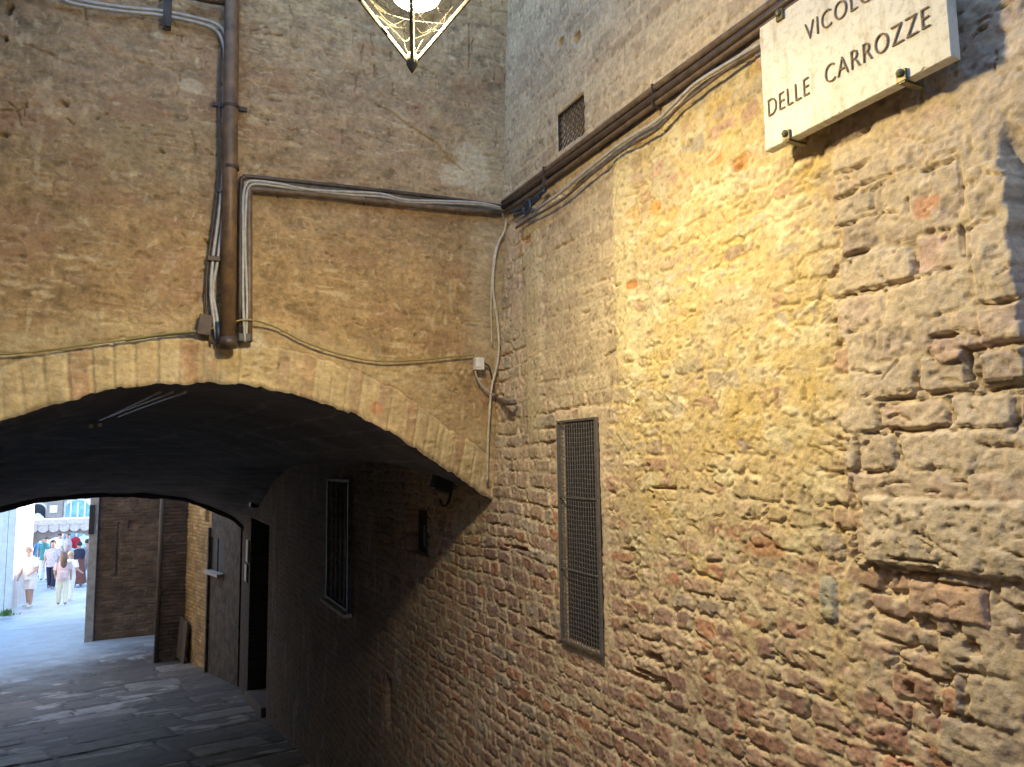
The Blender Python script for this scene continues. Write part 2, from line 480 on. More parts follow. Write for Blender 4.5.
    c2 = lerp3(lerp3(c2, mc2, .6*ss(.0, .7, fb(u*18, v*18, 47, 3))), mc2, mk2)
    H2 = np.maximum(h2, m2)
    # the ragged edge between them, toothed course by course
    tooth = .05*(vn(u*0, np.floor(v/.085), 51)-.5) + .015*mid
    qz = (u < 1.155+tooth) & (v > 1.365)
    low = (u < .98+tooth) & (v <= 1.365)
    sel = (qz | low)
    H = np.where(sel, H2+.004, H); col = np.where(sel[..., None], c2, col)
    # pattern three: tight thin joints, above the conduits and in the walled-up opening
    d3, q3, tu3, tv3 = masonry(u, v, 61, (.058, .068), (.13, .24), .006)
    p3 = ss(.0, .007, d3)
    h3 = .012+.008*p3*(.4+.6*q3[..., 0])*.7 + .0014*fine + .0025*mid + .0009*vfine + .0012*m20
    m3 = .0155+.002*mid+.0014*fine+.0015*big+.0016*m20
    c3 = palette([(.38, .30, .20), (.35, .28, .19), (.41, .33, .22), (.35, .27, .18), (.44, .36, .24)], q3[..., 3])*(.9+.2*q3[..., 1][..., None])
    c3 = lerp3(c3, np.broadcast_to(np.array((.47, .38, .25), np.float32), u.shape+(3,)), .6*ss(0, .7, fb(u*14, v*14, 67, 3)))
    k3 = ss(-.001, .002, m3-h3)
    c3 = lerp3(c3, np.broadcast_to(np.array((.48, .39, .26), np.float32), u.shape+(3,)), .8*k3)
    H3 = np.maximum(h3, m3)
    patch = (u > 2.05+.09*(vn(u*0, np.floor((v+.01*mid)/.064), 57)-.5)+.03*mid+.012*m20) & (u < 2.58+.03*mid) & (v > 1.84+.03*mid+.015*m20) & (v < 2.62)
    above = (v > 2.66+.05*big) & (u < 3.2)
    H = np.where(above, H3+.004, H); col = np.where(above[..., None], c3*1.06, col)
    H = np.where(patch, H3-.008, H); col = np.where(patch[..., None], c3*1.08, col)
    # pale upright band of plaster beside the walled-up opening, and by the corner
    band = ss(1.93, 1.96, u+.015*mid)*(1-ss(2.03, 2.045, u+.012*mid))*ss(1.8, 1.9, v)*(1-ss(2.6, 2.72, v))
    H = H*(1-band)+(.022+.002*mid+.0015*fine)*band
    col = lerp3(col, np.broadcast_to(np.array((.56, .47, .27), np.float32), u.shape+(3,)), .85*band)
    cb = ss(2.56, 2.6, u+.02*mid)*(1-ss(2.68, 2.74, u+.03*mid))*ss(1.55, 1.75, v)*(1-ss(2.5, 2.7, v))
    H = H*(1-.8*cb)+(.018+.003*mid)*.8*cb
    col = lerp3(col, np.broadcast_to(np.array((.5, .42, .25), np.float32), u.shape+(3,)), .6*cb)
    # travertine block with pits
    bl = (u > .70) & (u < 1.128+.006*mid) & (v > 1.372+.004*mid) & (v < 1.522+.004*mid)
    pits = .6*ss(.62, .9, fb(u*33, v*40, 71, 3))+.55*ss(.55, .85, fb(u*66, v*80, 72, 2))
    Hb = .032-.009*np.clip(pits, 0, 1)+.003*mid+.0016*fine+.003*m20-.0015*rdg-.02*ss(.0, .9, 1-np.minimum(np.minimum(u-.7, 1.128-u), np.minimum(v-1.372, 1.522-v))/.012)
    cbk = np.broadcast_to(np.array((.50, .415, .305), np.float32), u.shape+(3,))*(1+.12*mid[..., None]+.12*m20[..., None])*(1-.3*np.clip(pits, 0, 1)[..., None])
    H = np.where(bl, Hb, H); col = np.where(bl[..., None], cbk, col)
    # long pinkish stone under it
    b2 = (u > .872) & (u < 1.035) & (v > 1.285-.18*(u-1.035)*0) & (v < 1.357)
    e2 = np.minimum(np.minimum(u-.872, 1.035-u), np.minimum(v-1.285, 1.357-v))
    H = np.where(b2, .004+.019*ss(0, .008, e2+.006*m20)+.003*mid+.0016*fine+.004*m20-.003*rdg, H)
    col = np.where(b2[..., None], np.array((.47, .33, .24), np.float32)*(1+.12*fb(u*30, v*90, 73, 2)[..., None]), col)
    # grey-green stone
    x0, z0 = wuv(826, 600)
    eg = (np.abs((u-x0)/.027)**3+np.abs((v-z0)/.05)**3)**(1/3)+.22*m20
    H = np.where(eg < 1, .006+.014*ss(1, .8, eg)+.0016*fine+.003*m20, H); col = np.where((eg < 1)[..., None], np.array((.36, .34, .27), np.float32)*(1+.1*mid[..., None]), col)
    # the wall steps back past the end pier, grey render low down
    stp = 1-ss(.762, .778, u+.012*fb(u*3, v*14, 81, 2))
    H = H-.034*stp*ss(1.52, 1.56, v)*(1-ss(2.1, 2.25, v))
    ren = (1-ss(.775, .80, u+.02*mid))*(1-ss(1.35, 1.38, v))*ss(1.0, 1.2, v)
    H = H*(1-ren)+(.035+.006*mid+.003*fine)*ren
    col = lerp3(col, np.broadcast_to(np.array((.38, .36, .32), np.float32), u.shape+(3,)), ren)
    pier = ((u < .845) & (u > .768) & (v > 1.74) & (v < 2.15))
    H = np.where(pier, H+.010, H)

    def hole(px, py, wpx, hpx, depth, c=None, k=1.):
        nonlocal H, col
        a = wuv(px-wpx/2, py); b = wuv(px+wpx/2, py); t = wuv(px, py-hpx/2); bt = wuv(px, py+hpx/2); cc = wuv(px, py)
        ru = abs(a[0]-b[0])/2; rv = abs(t[1]-bt[1])/2
        e = (np.abs((u-cc[0])/ru)**2.4+np.abs((v-cc[1])/rv)**2.4)+.55*fb(u*34, v*34, int(px), 2)
        w = 1-ss(.7, 1.1, e)
        H = H-depth*w
        if c is not None: col = lerp3(col, np.broadcast_to(np.array(c, np.float32), u.shape+(3,)), w*k)

    OR = (.50, .27, .11)
    hole(711, 159, 19, 15, .004, OR, .85); hole(740, 161, 22, 19, .008, OR, .9); hole(735, 166, 8, 8, .02); hole(668, 214, 17, 14, .004, (.55, .33, .14), .8)
    hole(652, 206, 10, 16, .005, (.6, .3, .08), .8); hole(630, 214, 14, 10, .004, (.55, .38, .16), .7); hole(682, 190, 18, 30, .003, (.52, .37, .22), .7)
    hole(925, 205, 30, 24, .002, (.45, .24, .15), .85); hole(525, 240, 9, 8, .012, (.5, .2, .08), .8); hole(760, 548, 40, 22, .0, (.42, .22, .12), .8)
    hole(946, 350, 40, 26, -.008, (.46, .31, .25), .6); hole(630, 285, 8, 8, .006, (.45, .22, .08))
    for a in [(660, 488, 30, 4, .03), (645, 466, 7, 5, .02), (672, 489, 6, 6, .02), 
              (765, 527, 5, 10, .03), 
              (965, 365, 12, 40, .06), (942, 335, 40, 6, .035), (960, 240, 8, 40, .04), 
              (958, 180, 4, 50, .03), (655, 680, 30, 5, .045), (652, 658, 26, 8, .05), (640, 672, 22, 4, .04), (663, 692, 10, 10, .05), (634, 676, 40, 4, .035), (515, 548, 34, 4, .035), (540, 635, 40, 5, .04),
              (560, 44, 10, 8, .05), (576, 38, 11, 9, .05), (870, 180, 60, 4, .025), (905, 205, 4, 20, .02), (935, 165, 40, 5, .025), (920, 575, 40, 6, .04), (870, 565, 14, 7, .04), (915, 560, 60, 3, .03),
              (835, 535, 8, 22, .03), (930, 707, 6, 30, .04), (968, 722, 30, 8, .04), (905, 690, 14, 14, .035), (968, 650, 22, 14, .03), (480, 712, 5, 4, .02), (618, 285, 9, 3, .02), (613, 278, 3, 8, .02),
              (583, 312, 12, 3, .02), (628, 362, 12, 3, .02), (600, 280, 8, 3, .01), (683, 266, 3, 5, .02), (690, 311, 8, 3, .015), (606, 333, 4, 4, .02), (584, 293, 16, 3, .012), (560, 245, 30, 2.5, .012)]:
        hole(a[0], a[1], a[2]*.8, a[3], a[4]*.6)
    crack = [wuv(*p) for p in [(617, 175), (613, 215), (611, 262), (609, 278), (614, 290), (616, 320), (620, 338), (612, 350), (600, 358)]]
    dc = seg_dist(u+.004*fine, v+.004*mid, crack); H = H-.012*(1-ss(.001, .0045, dc))
    rgs = np.random.default_rng(5); H = np.ascontiguousarray(H); col = np.ascontiguousarray(col)
    nog = lambda x, z: not (2.12 < x < 2.5 and .9 < z < 1.8)
    strokes(uS, u, v, H, col, rgs, 230, (1.15, 2.05, 1.0, 2.65), (.012, .06), (.0012, .003), .007, (.30, .24, .13), .5, .3, .2, nog)
    strokes(uS, u, v, H, col, rgs, 200, (1.15, 2.05, .9, 2.65), (.02, .08), (.004, .012), -.003, (.64, .55, .36), .7, .5, .2, nog)
    strokes(uS, u, v, H, col, rgs, 150, (.72, 1.2, .9, 2.5), (.02, .09), (.0012, .0032), .009, None, 0, .2, .25)
    strokes(uS, u, v, H, col, rgs, 130, (.72, 1.2, .9, 2.5), (.02, .06), (.004, .010), -.002, (.56, .48, .37), .6, .6, .3)
    strokes(uS, u, v, H, col, rgs, 180, (1.1, 3.3, .4, 1.5), (.015, .06), (.0015, .004), .006, None, 0, .3, .3, nog)
    strokes(uS, u, v, H, col, rgs, 220, (1.1, 3.3, .4, 1.5), (.015, .05), (.004, .010), -.002, (.52, .42, .30), .6, .6, .3, nog)
    # putlog hole, niche and window openings in the tunnel; soot there, its colour deepened for the tunnel's shade
    def recess(u0, u1, v0, v1, dep):
        nonlocal H
        i = (u > u0) & (u < u1) & (v > v0) & (v < v1); H = np.where(i, -dep, H)
    recess(2.178, 2.437, .956, 1.746, .06)
    recess(2.205, 2.405, 2.80, 2.95, .10)
    recess(5.66, 6.3, .56, 1.46, .14)
    recess(3.95, 4.3, 1.09, 1.34, .12)
    recess(9.75, 11.5, -2.2, .86, .34)
    recess(4.6, 4.72, -.02, .28, .10)
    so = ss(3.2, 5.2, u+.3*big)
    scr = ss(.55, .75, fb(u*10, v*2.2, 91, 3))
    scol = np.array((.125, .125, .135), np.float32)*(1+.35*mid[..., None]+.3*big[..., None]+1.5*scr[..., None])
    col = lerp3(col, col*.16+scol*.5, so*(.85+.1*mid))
    col = col*(1-.55*ss(9.0, 11.6, u))[..., None]; so2 = ss(3.6, 6.5, u); H = np.where(H > -.03, H*(1-.62*so2)+.008*so2, H)  # colour darkened toward the far end, standing in for shade
    # lime bloom and grime with a shape of their own
    gr = ss(.2, .9, fb(u*2.6, v*3.4, 95, 4))
    sp = fb(u*75, v*75, 97, 3); pk = ss(.5, .9, fb(u*55, v*60, 98, 2))
    col = col*(1-.16*gr[..., None])*(1+.13*sp[..., None])*(1-.3*pk[..., None])
    H = H-.0035*pk
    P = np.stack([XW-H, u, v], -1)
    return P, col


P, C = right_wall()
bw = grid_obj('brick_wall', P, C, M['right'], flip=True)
tag(bw, 'long rough wall of brick, rubble and ochre mortar with the marble sign on it', 'wall')
del P, C


def wall_x(y, z):
    """face of the right wall, a touch proud of its relief"""
    return XW-.045


# ------------------------------------------------------------------ ARCH WALL
AX = np.array([-1.0, -.95, -.8, -.6, -.432, -.351, -.267, -.151, .003, .182, .338, .522, .716, .921, 1.093, 1.227, 1.319, 1.42])
AZ = np.array([1.44, 1.50, 1.60, 1.695, 1.756, 1.79, 1.822, 1.859, 1.892, 1.905, 1.899, 1.867, 1.809, 1.715, 1.616, 1.539, 1.486, 1.43])


def lean(x, z):
    """the old wall leans out towards its top near the inner corner"""
    x = np.asarray(x, dtype=np.float32); z = np.asarray(z, dtype=np.float32)
    return ss(.6, 1.4, x)*np.where(z < 2.7, .14*(2.7-z), .07*np.maximum(2.7-z, -1.4))


def auv(px, py):
    p = at(px, py, 1, YA); return p.x, p.z


def arch_wall():
    xs = spaced([(-1.02, -.52, .02), (-.52, 1.42, .0042)])
    hs = spaced([(0, 2.2, .0046), (2.35, 3.3, .1)])
    u, k = np.meshgrid(xs, hs, indexing='ij'); u = u.astype(np.float32)
    zb = np.interp(xs, AX, AZ)
    zb = np.convolve(np.pad(zb, 6, mode='edge'), np.ones(13)/13, 'valid')
    rag = .0045*fb(xs*16, xs*0, 3, 3)+.0035*fb(xs*45, xs*0, 4, 2)+.006*ss(.6, .9, fb(xs*22, xs*0, 5, 2))
    zedge = (zb+rag)[:, None]
    z = (zedge + k*(4.8-zedge)/(3.3)).astype(np.float32)
    big = fb(u*1.2, z*1.2, 105, 3); mid = fb(u*6, z*6, 106, 3); fine = fb(u*45, z*45, 108, 3); vf = fb(u*130, z*130, 109, 2)
    d, q, tu, tv = masonry(u, z, 111, (.056, .066), (.13, .25), .007)
    p = ss(0, .008, d)
    wear = np.clip(.5+.5*big+.35*mid, 0, 1)
    up = ss(2.75, 3.2, z+.15*big)
    m20 = fb(u*18, z*22, 110, 3); st = fb(u*14, z*48, 112, 3)
    h = .010+(.002+.003*up)*p*(.4+.6*q[..., 0])+.0014*fine+.002*mid+.0009*vf+.0016*m20+.0007*st
    ml = .0160-.003*wear*up+.0018*mid+.0012*fine+.0016*m20+.0007*st
    mk = ss(-.001, .002, ml-h)
    base = lerp3(np.broadcast_to(np.array((.37, .265, .145), np.float32), u.shape+(3,)), np.broadcast_to(np.array((.335, .26, .18), np.float32), u.shape+(3,)), ss(2.5, 3.15, z+.25*big))
    bc = palette([(.36, .26, .15), (.33, .25, .16), (.40, .29, .16), (.31, .23, .16), (.34, .24, .15), (.37, .25, .16)], q[..., 3])
    col = lerp3(bc, base, .55+.45*mk)*(.95+.1*q[..., 1][..., None])
    col = col*np.clip(1+.10*big+.12*mid+.15*m20+.13*st+.17*fine+.10*vf, .35, 2)[..., None]
    # pale scuffs and scratches
    sc1 = ss(.30, .70, fb(u*12, z*46, 121, 3))*ss(-.3, .5, fb(u*3, z*3, 122, 2))
    sc2 = ss(.42, .8, fb(u*38, z*14, 123, 2))*ss(.0, .6, fb(u*2.6, z*2.6, 124, 2))
    ridge = 1-ss(.0, .05, np.abs(fb(u*8, z*20, 126, 3)))
    ridge = ridge*ss(.15, .6, fb(u*4, z*4, 127, 2))
    pale = np.clip(.85*sc1+.7*sc2+.45*ridge, 0, 1)*(1-.35*up)
    col = lerp3(col, np.broadcast_to(np.array((.58, .49, .33), np.float32), u.shape+(3,)), .9*pale)
    dk = ss(.5, .95, fb(u*15, z*26, 128, 3))
    col = col*(1-.28*dk[..., None]); h = h-.003*dk
    red = ss(.4, .6, fb(u*5, z*9, 129, 2))
    col = lerp3(col, np.broadcast_to(np.array((.33, .2, .13), np.float32), u.shape+(3,)), .45*red)
    grn = ss(.35, .7, fb(u*1.7, z*2.6, 130, 3))
    col = lerp3(col, np.broadcast_to(np.array((.29, .25, .15), np.float32), u.shape+(3,)), .5*grn)
    h = np.maximum(h, ml)
    col = col*np.array((.86, .81, .72), np.float32)
    jn = (1-ss(.001, .005, np.abs(d)))*ss(.0, .6, fb(u*7, z*9, 134, 2)); h = h-.0035*jn
    ck = ss(.55, .8, fb(u*40, z*55, 135, 2)); h = h-.003*ck; col = col*(1-.15*ck[..., None])
    # ring of bricks set on edge along the arch
    slope = np.gradient(zb, xs)[:, None]
    vr = (z-zedge)/np.sqrt(1+slope**2)
    arc = np.concatenate([[0], np.cumsum(np.hypot(np.diff(xs), np.diff(zb)))])[:, None]+vr*slope*.35
    arc = np.broadcast_to(arc, u.shape).astype(np.float32)+.004*mid
    dr, qr, tr, _ = masonry(arc, vr*0+.1, 131, (5., 6.), (.056, .074), .001)
    rh = .165+.012*mid
    ring = 1-ss(rh-.004, rh+.004, vr)
    er = np.minimum(dr, rh-vr)
    hr = .016+.005*ss(.0, .008, er)*(.3+.7*qr[..., 0])+.0014*fine+.002*mid+.002*m20
    rc = palette([(.46, .34, .18), (.43, .32, .18), (.48, .36, .2), (.36, .24, .15), (.33, .21, .14), (.46, .35, .19), (.44, .31, .17), (.38, .23, .13)], qr[..., 3])*(1+.2*mid[..., None]+.15*fine[..., None])
    smear = np.clip(.68+.5*fb(u*6, z*6, 133, 3)-.35*(qr[..., 3] > .8), 0, 1)
    rc = lerp3(rc, np.broadcast_to(np.array((.47, .36, .19), np.float32), u.shape+(3,)), .85*smear)*np.clip(1+.15*m20+.1*st, .4, 1.6)[..., None]
    jm = 1-ss(.002, .007, er)
    rc = lerp3(rc, np.broadcast_to(np.array((.50, .40, .23), np.float32), u.shape+(3,)), .4*jm)
    rc = lerp3(rc, np.broadcast_to(np.array((.57, .48, .31), np.float32), u.shape+(3,)), .6*pale)*(1-.25*dk[..., None])
    hr = hr-.004*dk+.0015*st-.004*jm*ss(0, .5, fb(u*8, z*8, 136, 2))
    h = h*(1-ring)+hr*ring; col = lerp3(col, rc, ring)
    # outer rim: pale mortar band above the ring
    rim = ss(rh, rh+.01, vr)*(1-ss(rh+.06, rh+.13, vr+.03*mid))
    col = lerp3(col, np.broadcast_to(np.array((.48, .37, .2), np.float32), u.shape+(3,)), .6*rim*np.clip(.7+.5*mid, 0, 1))
    dl = np.abs(vr-rh-.006*mid); h = h-.006*(1-ss(.0015, .005, dl))*ss(-.2, .3, mid)
    # smooth plaster by the corner, right of the cable
    cz = ss(1.20, 1.30, u+.03*mid)
    col = lerp3(col, np.broadcast_to(np.array((.43, .36, .24), np.float32), u.shape+(3,)), .45*cz*ss(1.9, 2.2, z)*(1-ss(2.9, 3.3, z)))
    # lower edge turned dark
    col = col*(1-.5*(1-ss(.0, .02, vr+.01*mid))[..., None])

    def dist(pts): return seg_dist(u+.004*fine, z+.006*mid, [auv(*t) for t in pts])
    for pts, w, dep in [([(375, 104), (390, 112), (408, 126), (422, 135), (438, 146), (448, 160), (462, 172)], .004, .014),
                        ([(464, 30), (466, 52), (466, 72)], .004, .014), ([(508, 88), (508, 150), (506, 200)], .006, .02),
                        ([(333, 170), (331, 180)], .003, .01), ([(374, 66), (376, 78)], .006, .02), ([(392, 84), (392, 96)], .005, .015),
                        ([(362, 52), (362, 62)], .004, .012), ([(352, 20), (354, 44)], .003, .01), ([(5, 38), (6, 40)], .01, .03), ([(10, 8), (8, 14)], .012, .03),
                        ([(420, 218), (432, 218)], .003, .01), ([(28, 45), (42, 52), (56, 57)], .003, .01), ([(160, 150), (163, 152)], .006, .02),
                        ([(62, 102), (66, 106)], .008, .02), ([(490, 60), (500, 80), (508, 100)], .004, .012), ([(0, 135), (6, 137)], .008, .02),
                        ([(205, 150), (212, 156)], .004, .012), ([(205, 240), (211, 246)], .007, .03)]:
        dd = dist(pts); h = h-dep*(1-ss(w*.3, w, dd))
    for (px, py, w, hh) in [(275, 22, 26, 18), (262, 28, 10, 10), (448, 178, 34, 26), (325, 70, 18, 16), (190, 85, 22, 14), (165, 37, 22, 8), (178, 5, 22, 10), (470, 165, 40, 60), (448, 62, 10, 8), (243, 340, 40, 26)]:
        cx, cz2 = auv(px, py); e = ((u-cx)/(w*.0019))**2+((z-cz2)/(hh*.0019))**2+.9*mid+.4*fine
        col = lerp3(col, np.broadcast_to(np.array((.56, .49, .36), np.float32), u.shape+(3,)), .55*(1-ss(.4, 1.1, e)))
    cx, cz2 = auv(378, 408); e = np.hypot((u-cx)/.03, (z-cz2)/.03)+.3*mid
    col = lerp3(col, np.broadcast_to(np.array((.45, .24, .13), np.float32), u.shape+(3,)), 1-ss(.7, 1, e))
    rgs = np.random.default_rng(8); h = np.ascontiguousarray(h); col = np.ascontiguousarray(col)
    B = (-.55, 1.38, 1.85, 3.75)
    strokes(xs, u, z, h, col, rgs, 300, B, (.015, .07), (.0012, .0034), -.0005, (.55, .45, .29), .55, .18, .2)
    strokes(xs, u, z, h, col, rgs, 260, B, (.008, .04), (.003, .008), .0, (.52, .43, .28), .55, .5, .3)
    strokes(xs, u, z, h, col, rgs, 80, B, (.008, .03), (.0018, .004), .009, (.16, .12, .08), .6, .5, .4)
    strokes(xs, u, z, h, col, rgs, 60, (-.55, 1.38, 2.75, 3.75), (.03, .10), (.0015, .003), .010, (.18, .14, .1), .6, .2, .5)
    strokes(xs, u, z, h, col, rgs, 80, B, (.05, .16), (.006, .02), .0, (.30, .20, .13), .35, .15, .05)
    strokes(xs, u, z, h, col, rgs, 70, B, (.04, .12), (.008, .02), .0, (.27, .23, .15), .4, .5, .3)
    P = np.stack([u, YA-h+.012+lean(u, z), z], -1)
    return P, col, xs, (zb+rag)


aw = thing('arch_wall', (.2, YA, gz(YA)), 'tall ochre wall above the round arched tunnel mouth', 'wall')
P, C, AXS, AZS = arch_wall()
grid_obj('wall_face', P, C, M['arch'], aw, flip=False)
lip = P[:, 0, :].copy()
del P, C


FY = 12.45
FXP = np.array([-3.4, -2.6, -1.829, -1.355, -.599, -.201, .52, .928, 1.25, 1.5])
FZP = np.array([.2, .75, 1.01, 1.133, 1.18, 1.167, 1.097, .927, .76, .52])


# vault: barrel running back from the arch, widening as the lane bends left
def vault_profile(t, n=60):
    """t 0 at the mouth .. 1 at the far end"""
    s = np.linspace(0, 1, n)
    xa = -1.0+2.42*s; za = np.interp(xa, AX, AZ)
    lift = ss(.0, .15, t); za = za*(1-lift)+np.maximum(za, 1.60)*lift
    xb = -3.3+4.75*s; zb_ = np.interp(xb, FXP, FZP)
    b = ss(.5, 1.05, t)
    return xa*(1-t)+xb*t, za*(1-b)+zb_*b


def vault():
    ys = np.concatenate([[YA-.004, YA+.05], np.linspace(YA+.2, 12.7, 40)])
    rows = []
    for y in ys:
        t = (y-YA)/(12.7-YA); t = max(0, t)
        x, z = vault_profile(t, 160)
        if y < YA+.1:
            z = np.interp(x, AXS, AZS)
        else:
            z = z+.03+.02*fb(x*3, x*0+y*3, 140, 3)
        rows.append(np.stack([x, y+lean(x, z)*max(0, 1-(y-YA)/1.5), z], -1))
    P = np.stack(rows, 0)
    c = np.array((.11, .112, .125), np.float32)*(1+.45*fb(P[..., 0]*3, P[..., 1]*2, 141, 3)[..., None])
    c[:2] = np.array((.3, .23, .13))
    return P, c


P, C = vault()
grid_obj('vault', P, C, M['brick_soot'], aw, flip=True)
# mass of the building over the tunnel: back wall with the second, lower arch, and the roof
xs = np.linspace(-3.4, 1.5, 120); zs = np.interp(xs, FXP, FZP)+.012*fb(xs*8, xs*0, 151, 2)
mb = MB(); vs = []
for x, z in zip(xs, zs): vs += [(x, FY, z), (x, FY, 4.7), (x, FY+.35, z), (x, FY+.35, 4.7)]
fs = []
for i in range(len(xs)-1):
    a = 4*i; b = a+4
    fs += [(a, b, b+1, a+1), (a+2, a+3, b+3, b+2), (a, a+2, b+2, b)]
mb.add(vs, fs); mb.build('far_arch', M['brick_soot'], aw)
mb = MB(); mb.box((-.9, 7.85, 4.76), (2.6, 4.9, .06)); mb.build('roof', M['soot'], aw)

# ------------------------------------------------------------------ LEFT WALLS
lw = MB()
pl = [(-1.0, -6), (-1.0, YA), (-1.35, 5), (-2.3, 9), (-3.3, 12.7), (-3.3, 13.0)]
vs = []; fs = []
for i, (x, y) in enumerate(pl): zt_ = 3.8 if y < YA+.1 else 4.7; vs += [(x, y, -3), (x, y, zt_), (x-.4, y, -3), (x-.4, y, zt_)]
for i in range(len(pl)-1):
    a = 4*i; b = a+4
    fs += [(a, b, b+1, a+1), (a+2, a+3, b+3, b+2), (a+1, b+1, b+3, a+3)]
fs += [(0, 1, 3, 2), (len(vs)-4, len(vs)-2, len(vs)-1, len(vs)-3)]
lw.add(vs, fs)
o = lw.build('brick_wall', M['brick_plain'])
tag(o, 'plain brick wall closing the lane on its left', 'wall')
mb = MB(); mb.box((.2, -6.2, 2.), (1.6, .2, 1.9)); o = mb.build('house_wall', M['brick_plain']); tag(o, 'plain brick house front closing the lane behind', 'wall')

# ------------------------------------------------------------------ STREET


def street():
    xs = spaced([(-4.0, -1.2, .03), (-1.2, 1.7, .022)])
    ys = spaced([(-6, 4.5, .12), (4.5, 8, .018), (8, 14, .022), (14, 22, .05)])
    u, y = np.meshgrid(xs, ys, indexing='ij'); u = u.astype(np.float32); y = y.astype(np.float32)
    d, q, tu, tv = masonry(u+.18*y, y-.16*u, 201, (.42, .78), (.7, 1.7), .035, .05)
    mid = fb(u*4, y*4, 202, 3); big = fb(u*.8, y*.8, 203, 3)
    p = ss(.0, .03, d)
    h = .012*p*(.7+.5*q[..., 0])+.018*(q[..., 1]-.5)*tv*p+.01*(q[..., 2]-.5)*tu*p+.003*mid+.006*big+.0025*fb(u*14, y*14, 207, 3)
    c = palette([(.12, .108, .09), (.145, .13, .105), (.10, .09, .075), (.17, .15, .12), (.115, .10, .085), (.25, .235, .205)], q[..., 3])
    worn = ss(.15, .55, fb(u*2.6, y*4.5, 205, 4))*ss(.35, .6, q[..., 2])
    c = lerp3(c, np.broadcast_to(np.array((.46, .44, .40), np.float32), u.shape+(3,)), .8*worn)
    c = lerp3(np.broadcast_to(np.array((.085, .075, .062), np.float32), u.shape+(3,)), c, ss(.004, .02, d))*(1+.18*mid[..., None]+.2*fb(u*11, y*13, 208, 3)[..., None])
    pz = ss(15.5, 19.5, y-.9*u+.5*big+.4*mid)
    c = lerp3(c, np.array((.46, .53, .57), np.float32)*(1+.12*mid[..., None]), pz)  # skylight spill painted in: paving turns paler and bluer toward the square
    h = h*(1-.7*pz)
    z = np.interp(y, GY, GZ)+h-.012
    return np.stack([u, y, z], -1), c


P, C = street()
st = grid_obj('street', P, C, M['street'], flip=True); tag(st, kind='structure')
mb = MB(); ys = [-12, 0, 2.9, 6.7, 12, 16, 19, 27, 60, 140]
vs = []; fs = []
for y in ys: vs += [(-70, y, gz(y)-.05), (70, y, gz(y)-.05)]
fs = [(2*i, 2*i+1, 2*i+3, 2*i+2) for i in range(len(ys)-1)]
mb.add(vs, fs)
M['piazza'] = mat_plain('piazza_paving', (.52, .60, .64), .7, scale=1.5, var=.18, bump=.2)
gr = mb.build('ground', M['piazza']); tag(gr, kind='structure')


# ------------------------------------------------------------------ pipes and cables
YF = YA-.02                                            # face of the arch wall


def ap(px, py, off=.02):
    """on the arch wall, off metres in front"""
    p = at(px, py, 1, YF-off)
    for _ in range(4): p = at(px, py, 1, YF-off+float(lean(p.x, p.z)))
    return p


def rp(px, py, off=.02):
    """on the right wall"""
    return at(px, py, 0, XW-.03-off)


def cable(name, pts, r, mat, parent, n=7, seg=6):
    mb = MB(); mb.tube(curve_pts(pts, seg), r, n); return mb.build(name, mat, parent, smooth=True)


# brown stand pipe
t = thing('standpipe', ap(228, 345), 'thick brown painted pipe running straight down to the arch', 'pipe')
mb = MB(); mb.tube([ap(238, -230, .035), ap(232, 0, .035), ap(230, 170, .035), ap(228, 340, .035)], .027, 20); mb.build('pipe', M['brown_pipe'], t, smooth=True)
mb = MB(); mb.tube([ap(228, 337, .035), ap(228, 348, .035)], .031, 20); mb.build('end_collar', M['dark_pipe'], t, smooth=True)
for y in (107, 168):
    mb = MB(); c = ap(231, y, .035); mb.tube([c-Vector((0, 0, .006)), c+Vector((0, 0, .006))], .0295, 20)
    if y == 107: mb.box(ap(230, y, .006), (.062, .006, .008))
    mb.build('clamp', M['iron'], t, smooth=False)
mb = MB(); mb.tube([ap(186, -6, .03), ap(205, -1, .03), ap(232, 3, .03)], .014, 10); mb.build('branch_pipe', M['dark_pipe'], t, smooth=True)

# grey cables left of the pipe
t = thing('cable_bundle', ap(212, 330), 'grey cables looping in from the top left and down beside the brown pipe', 'cables')
L1 = [(-260, -60), (-100, -24), (40, -6), (75, 4), (120, 11), (160, 15), (195, 22), (214, 29), (222, 40), (225, 60), (224, 110), (224, 160), (220, 205), (213, 258), (211, 290), (213, 315), (217, 340)]
L2 = [(-260, -64), (-100, -28), (40, -9), (78, 0), (122, 7), (162, 11), (197, 18), (218, 25), (226, 38), (228, 62), (227, 110), (227, 160), (224, 205), (218, 258), (213, 290), (217, 318), (219, 340)]
cable('cable', [ap(*p, .014) for p in L1], .0062, M['grey_cable'], t)
cable('cable', [ap(*p, .014) for p in L2], .0062, M['grey_cable'], t)
cable('cable', [ap(p[0]-5 if p[1] > 40 else p[0], p[1]+4, .008) for p in L1[8:]], .004, M['dark_pipe'], t)
mb = MB(); mb.box(ap(214, 259, .014), (.024, .012, .010)); mb.build('clip', M['iron'], t, bevel=.003)
for px, py in ((226, 119), (221, 192)):
    mb = MB(); mb.box(ap(px, py, .014), (.011, .009, .0025)); mb.build('cable_tie', M['black'], t)
mb = MB(); mb.tube([ap(218, 322, .018), ap(219, 344, .018)], .011, 10); mb.build('cable_end', M['blue_tape'], t, smooth=True)

# conduit that turns right above the arch
t = thing('conduit', ap(244, 340), 'brown conduit and grey cables turning from upright to level across the arch wall', 'conduit')
low = [(249, 342), (249, 260), (249, 196), (252, 190), (262, 190), (330, 196), (420, 206), (500, 213)]
upp = [(240, 342), (240, 260), (241, 186), (244, 178), (252, 177), (330, 185), (420, 195), (507, 207)]


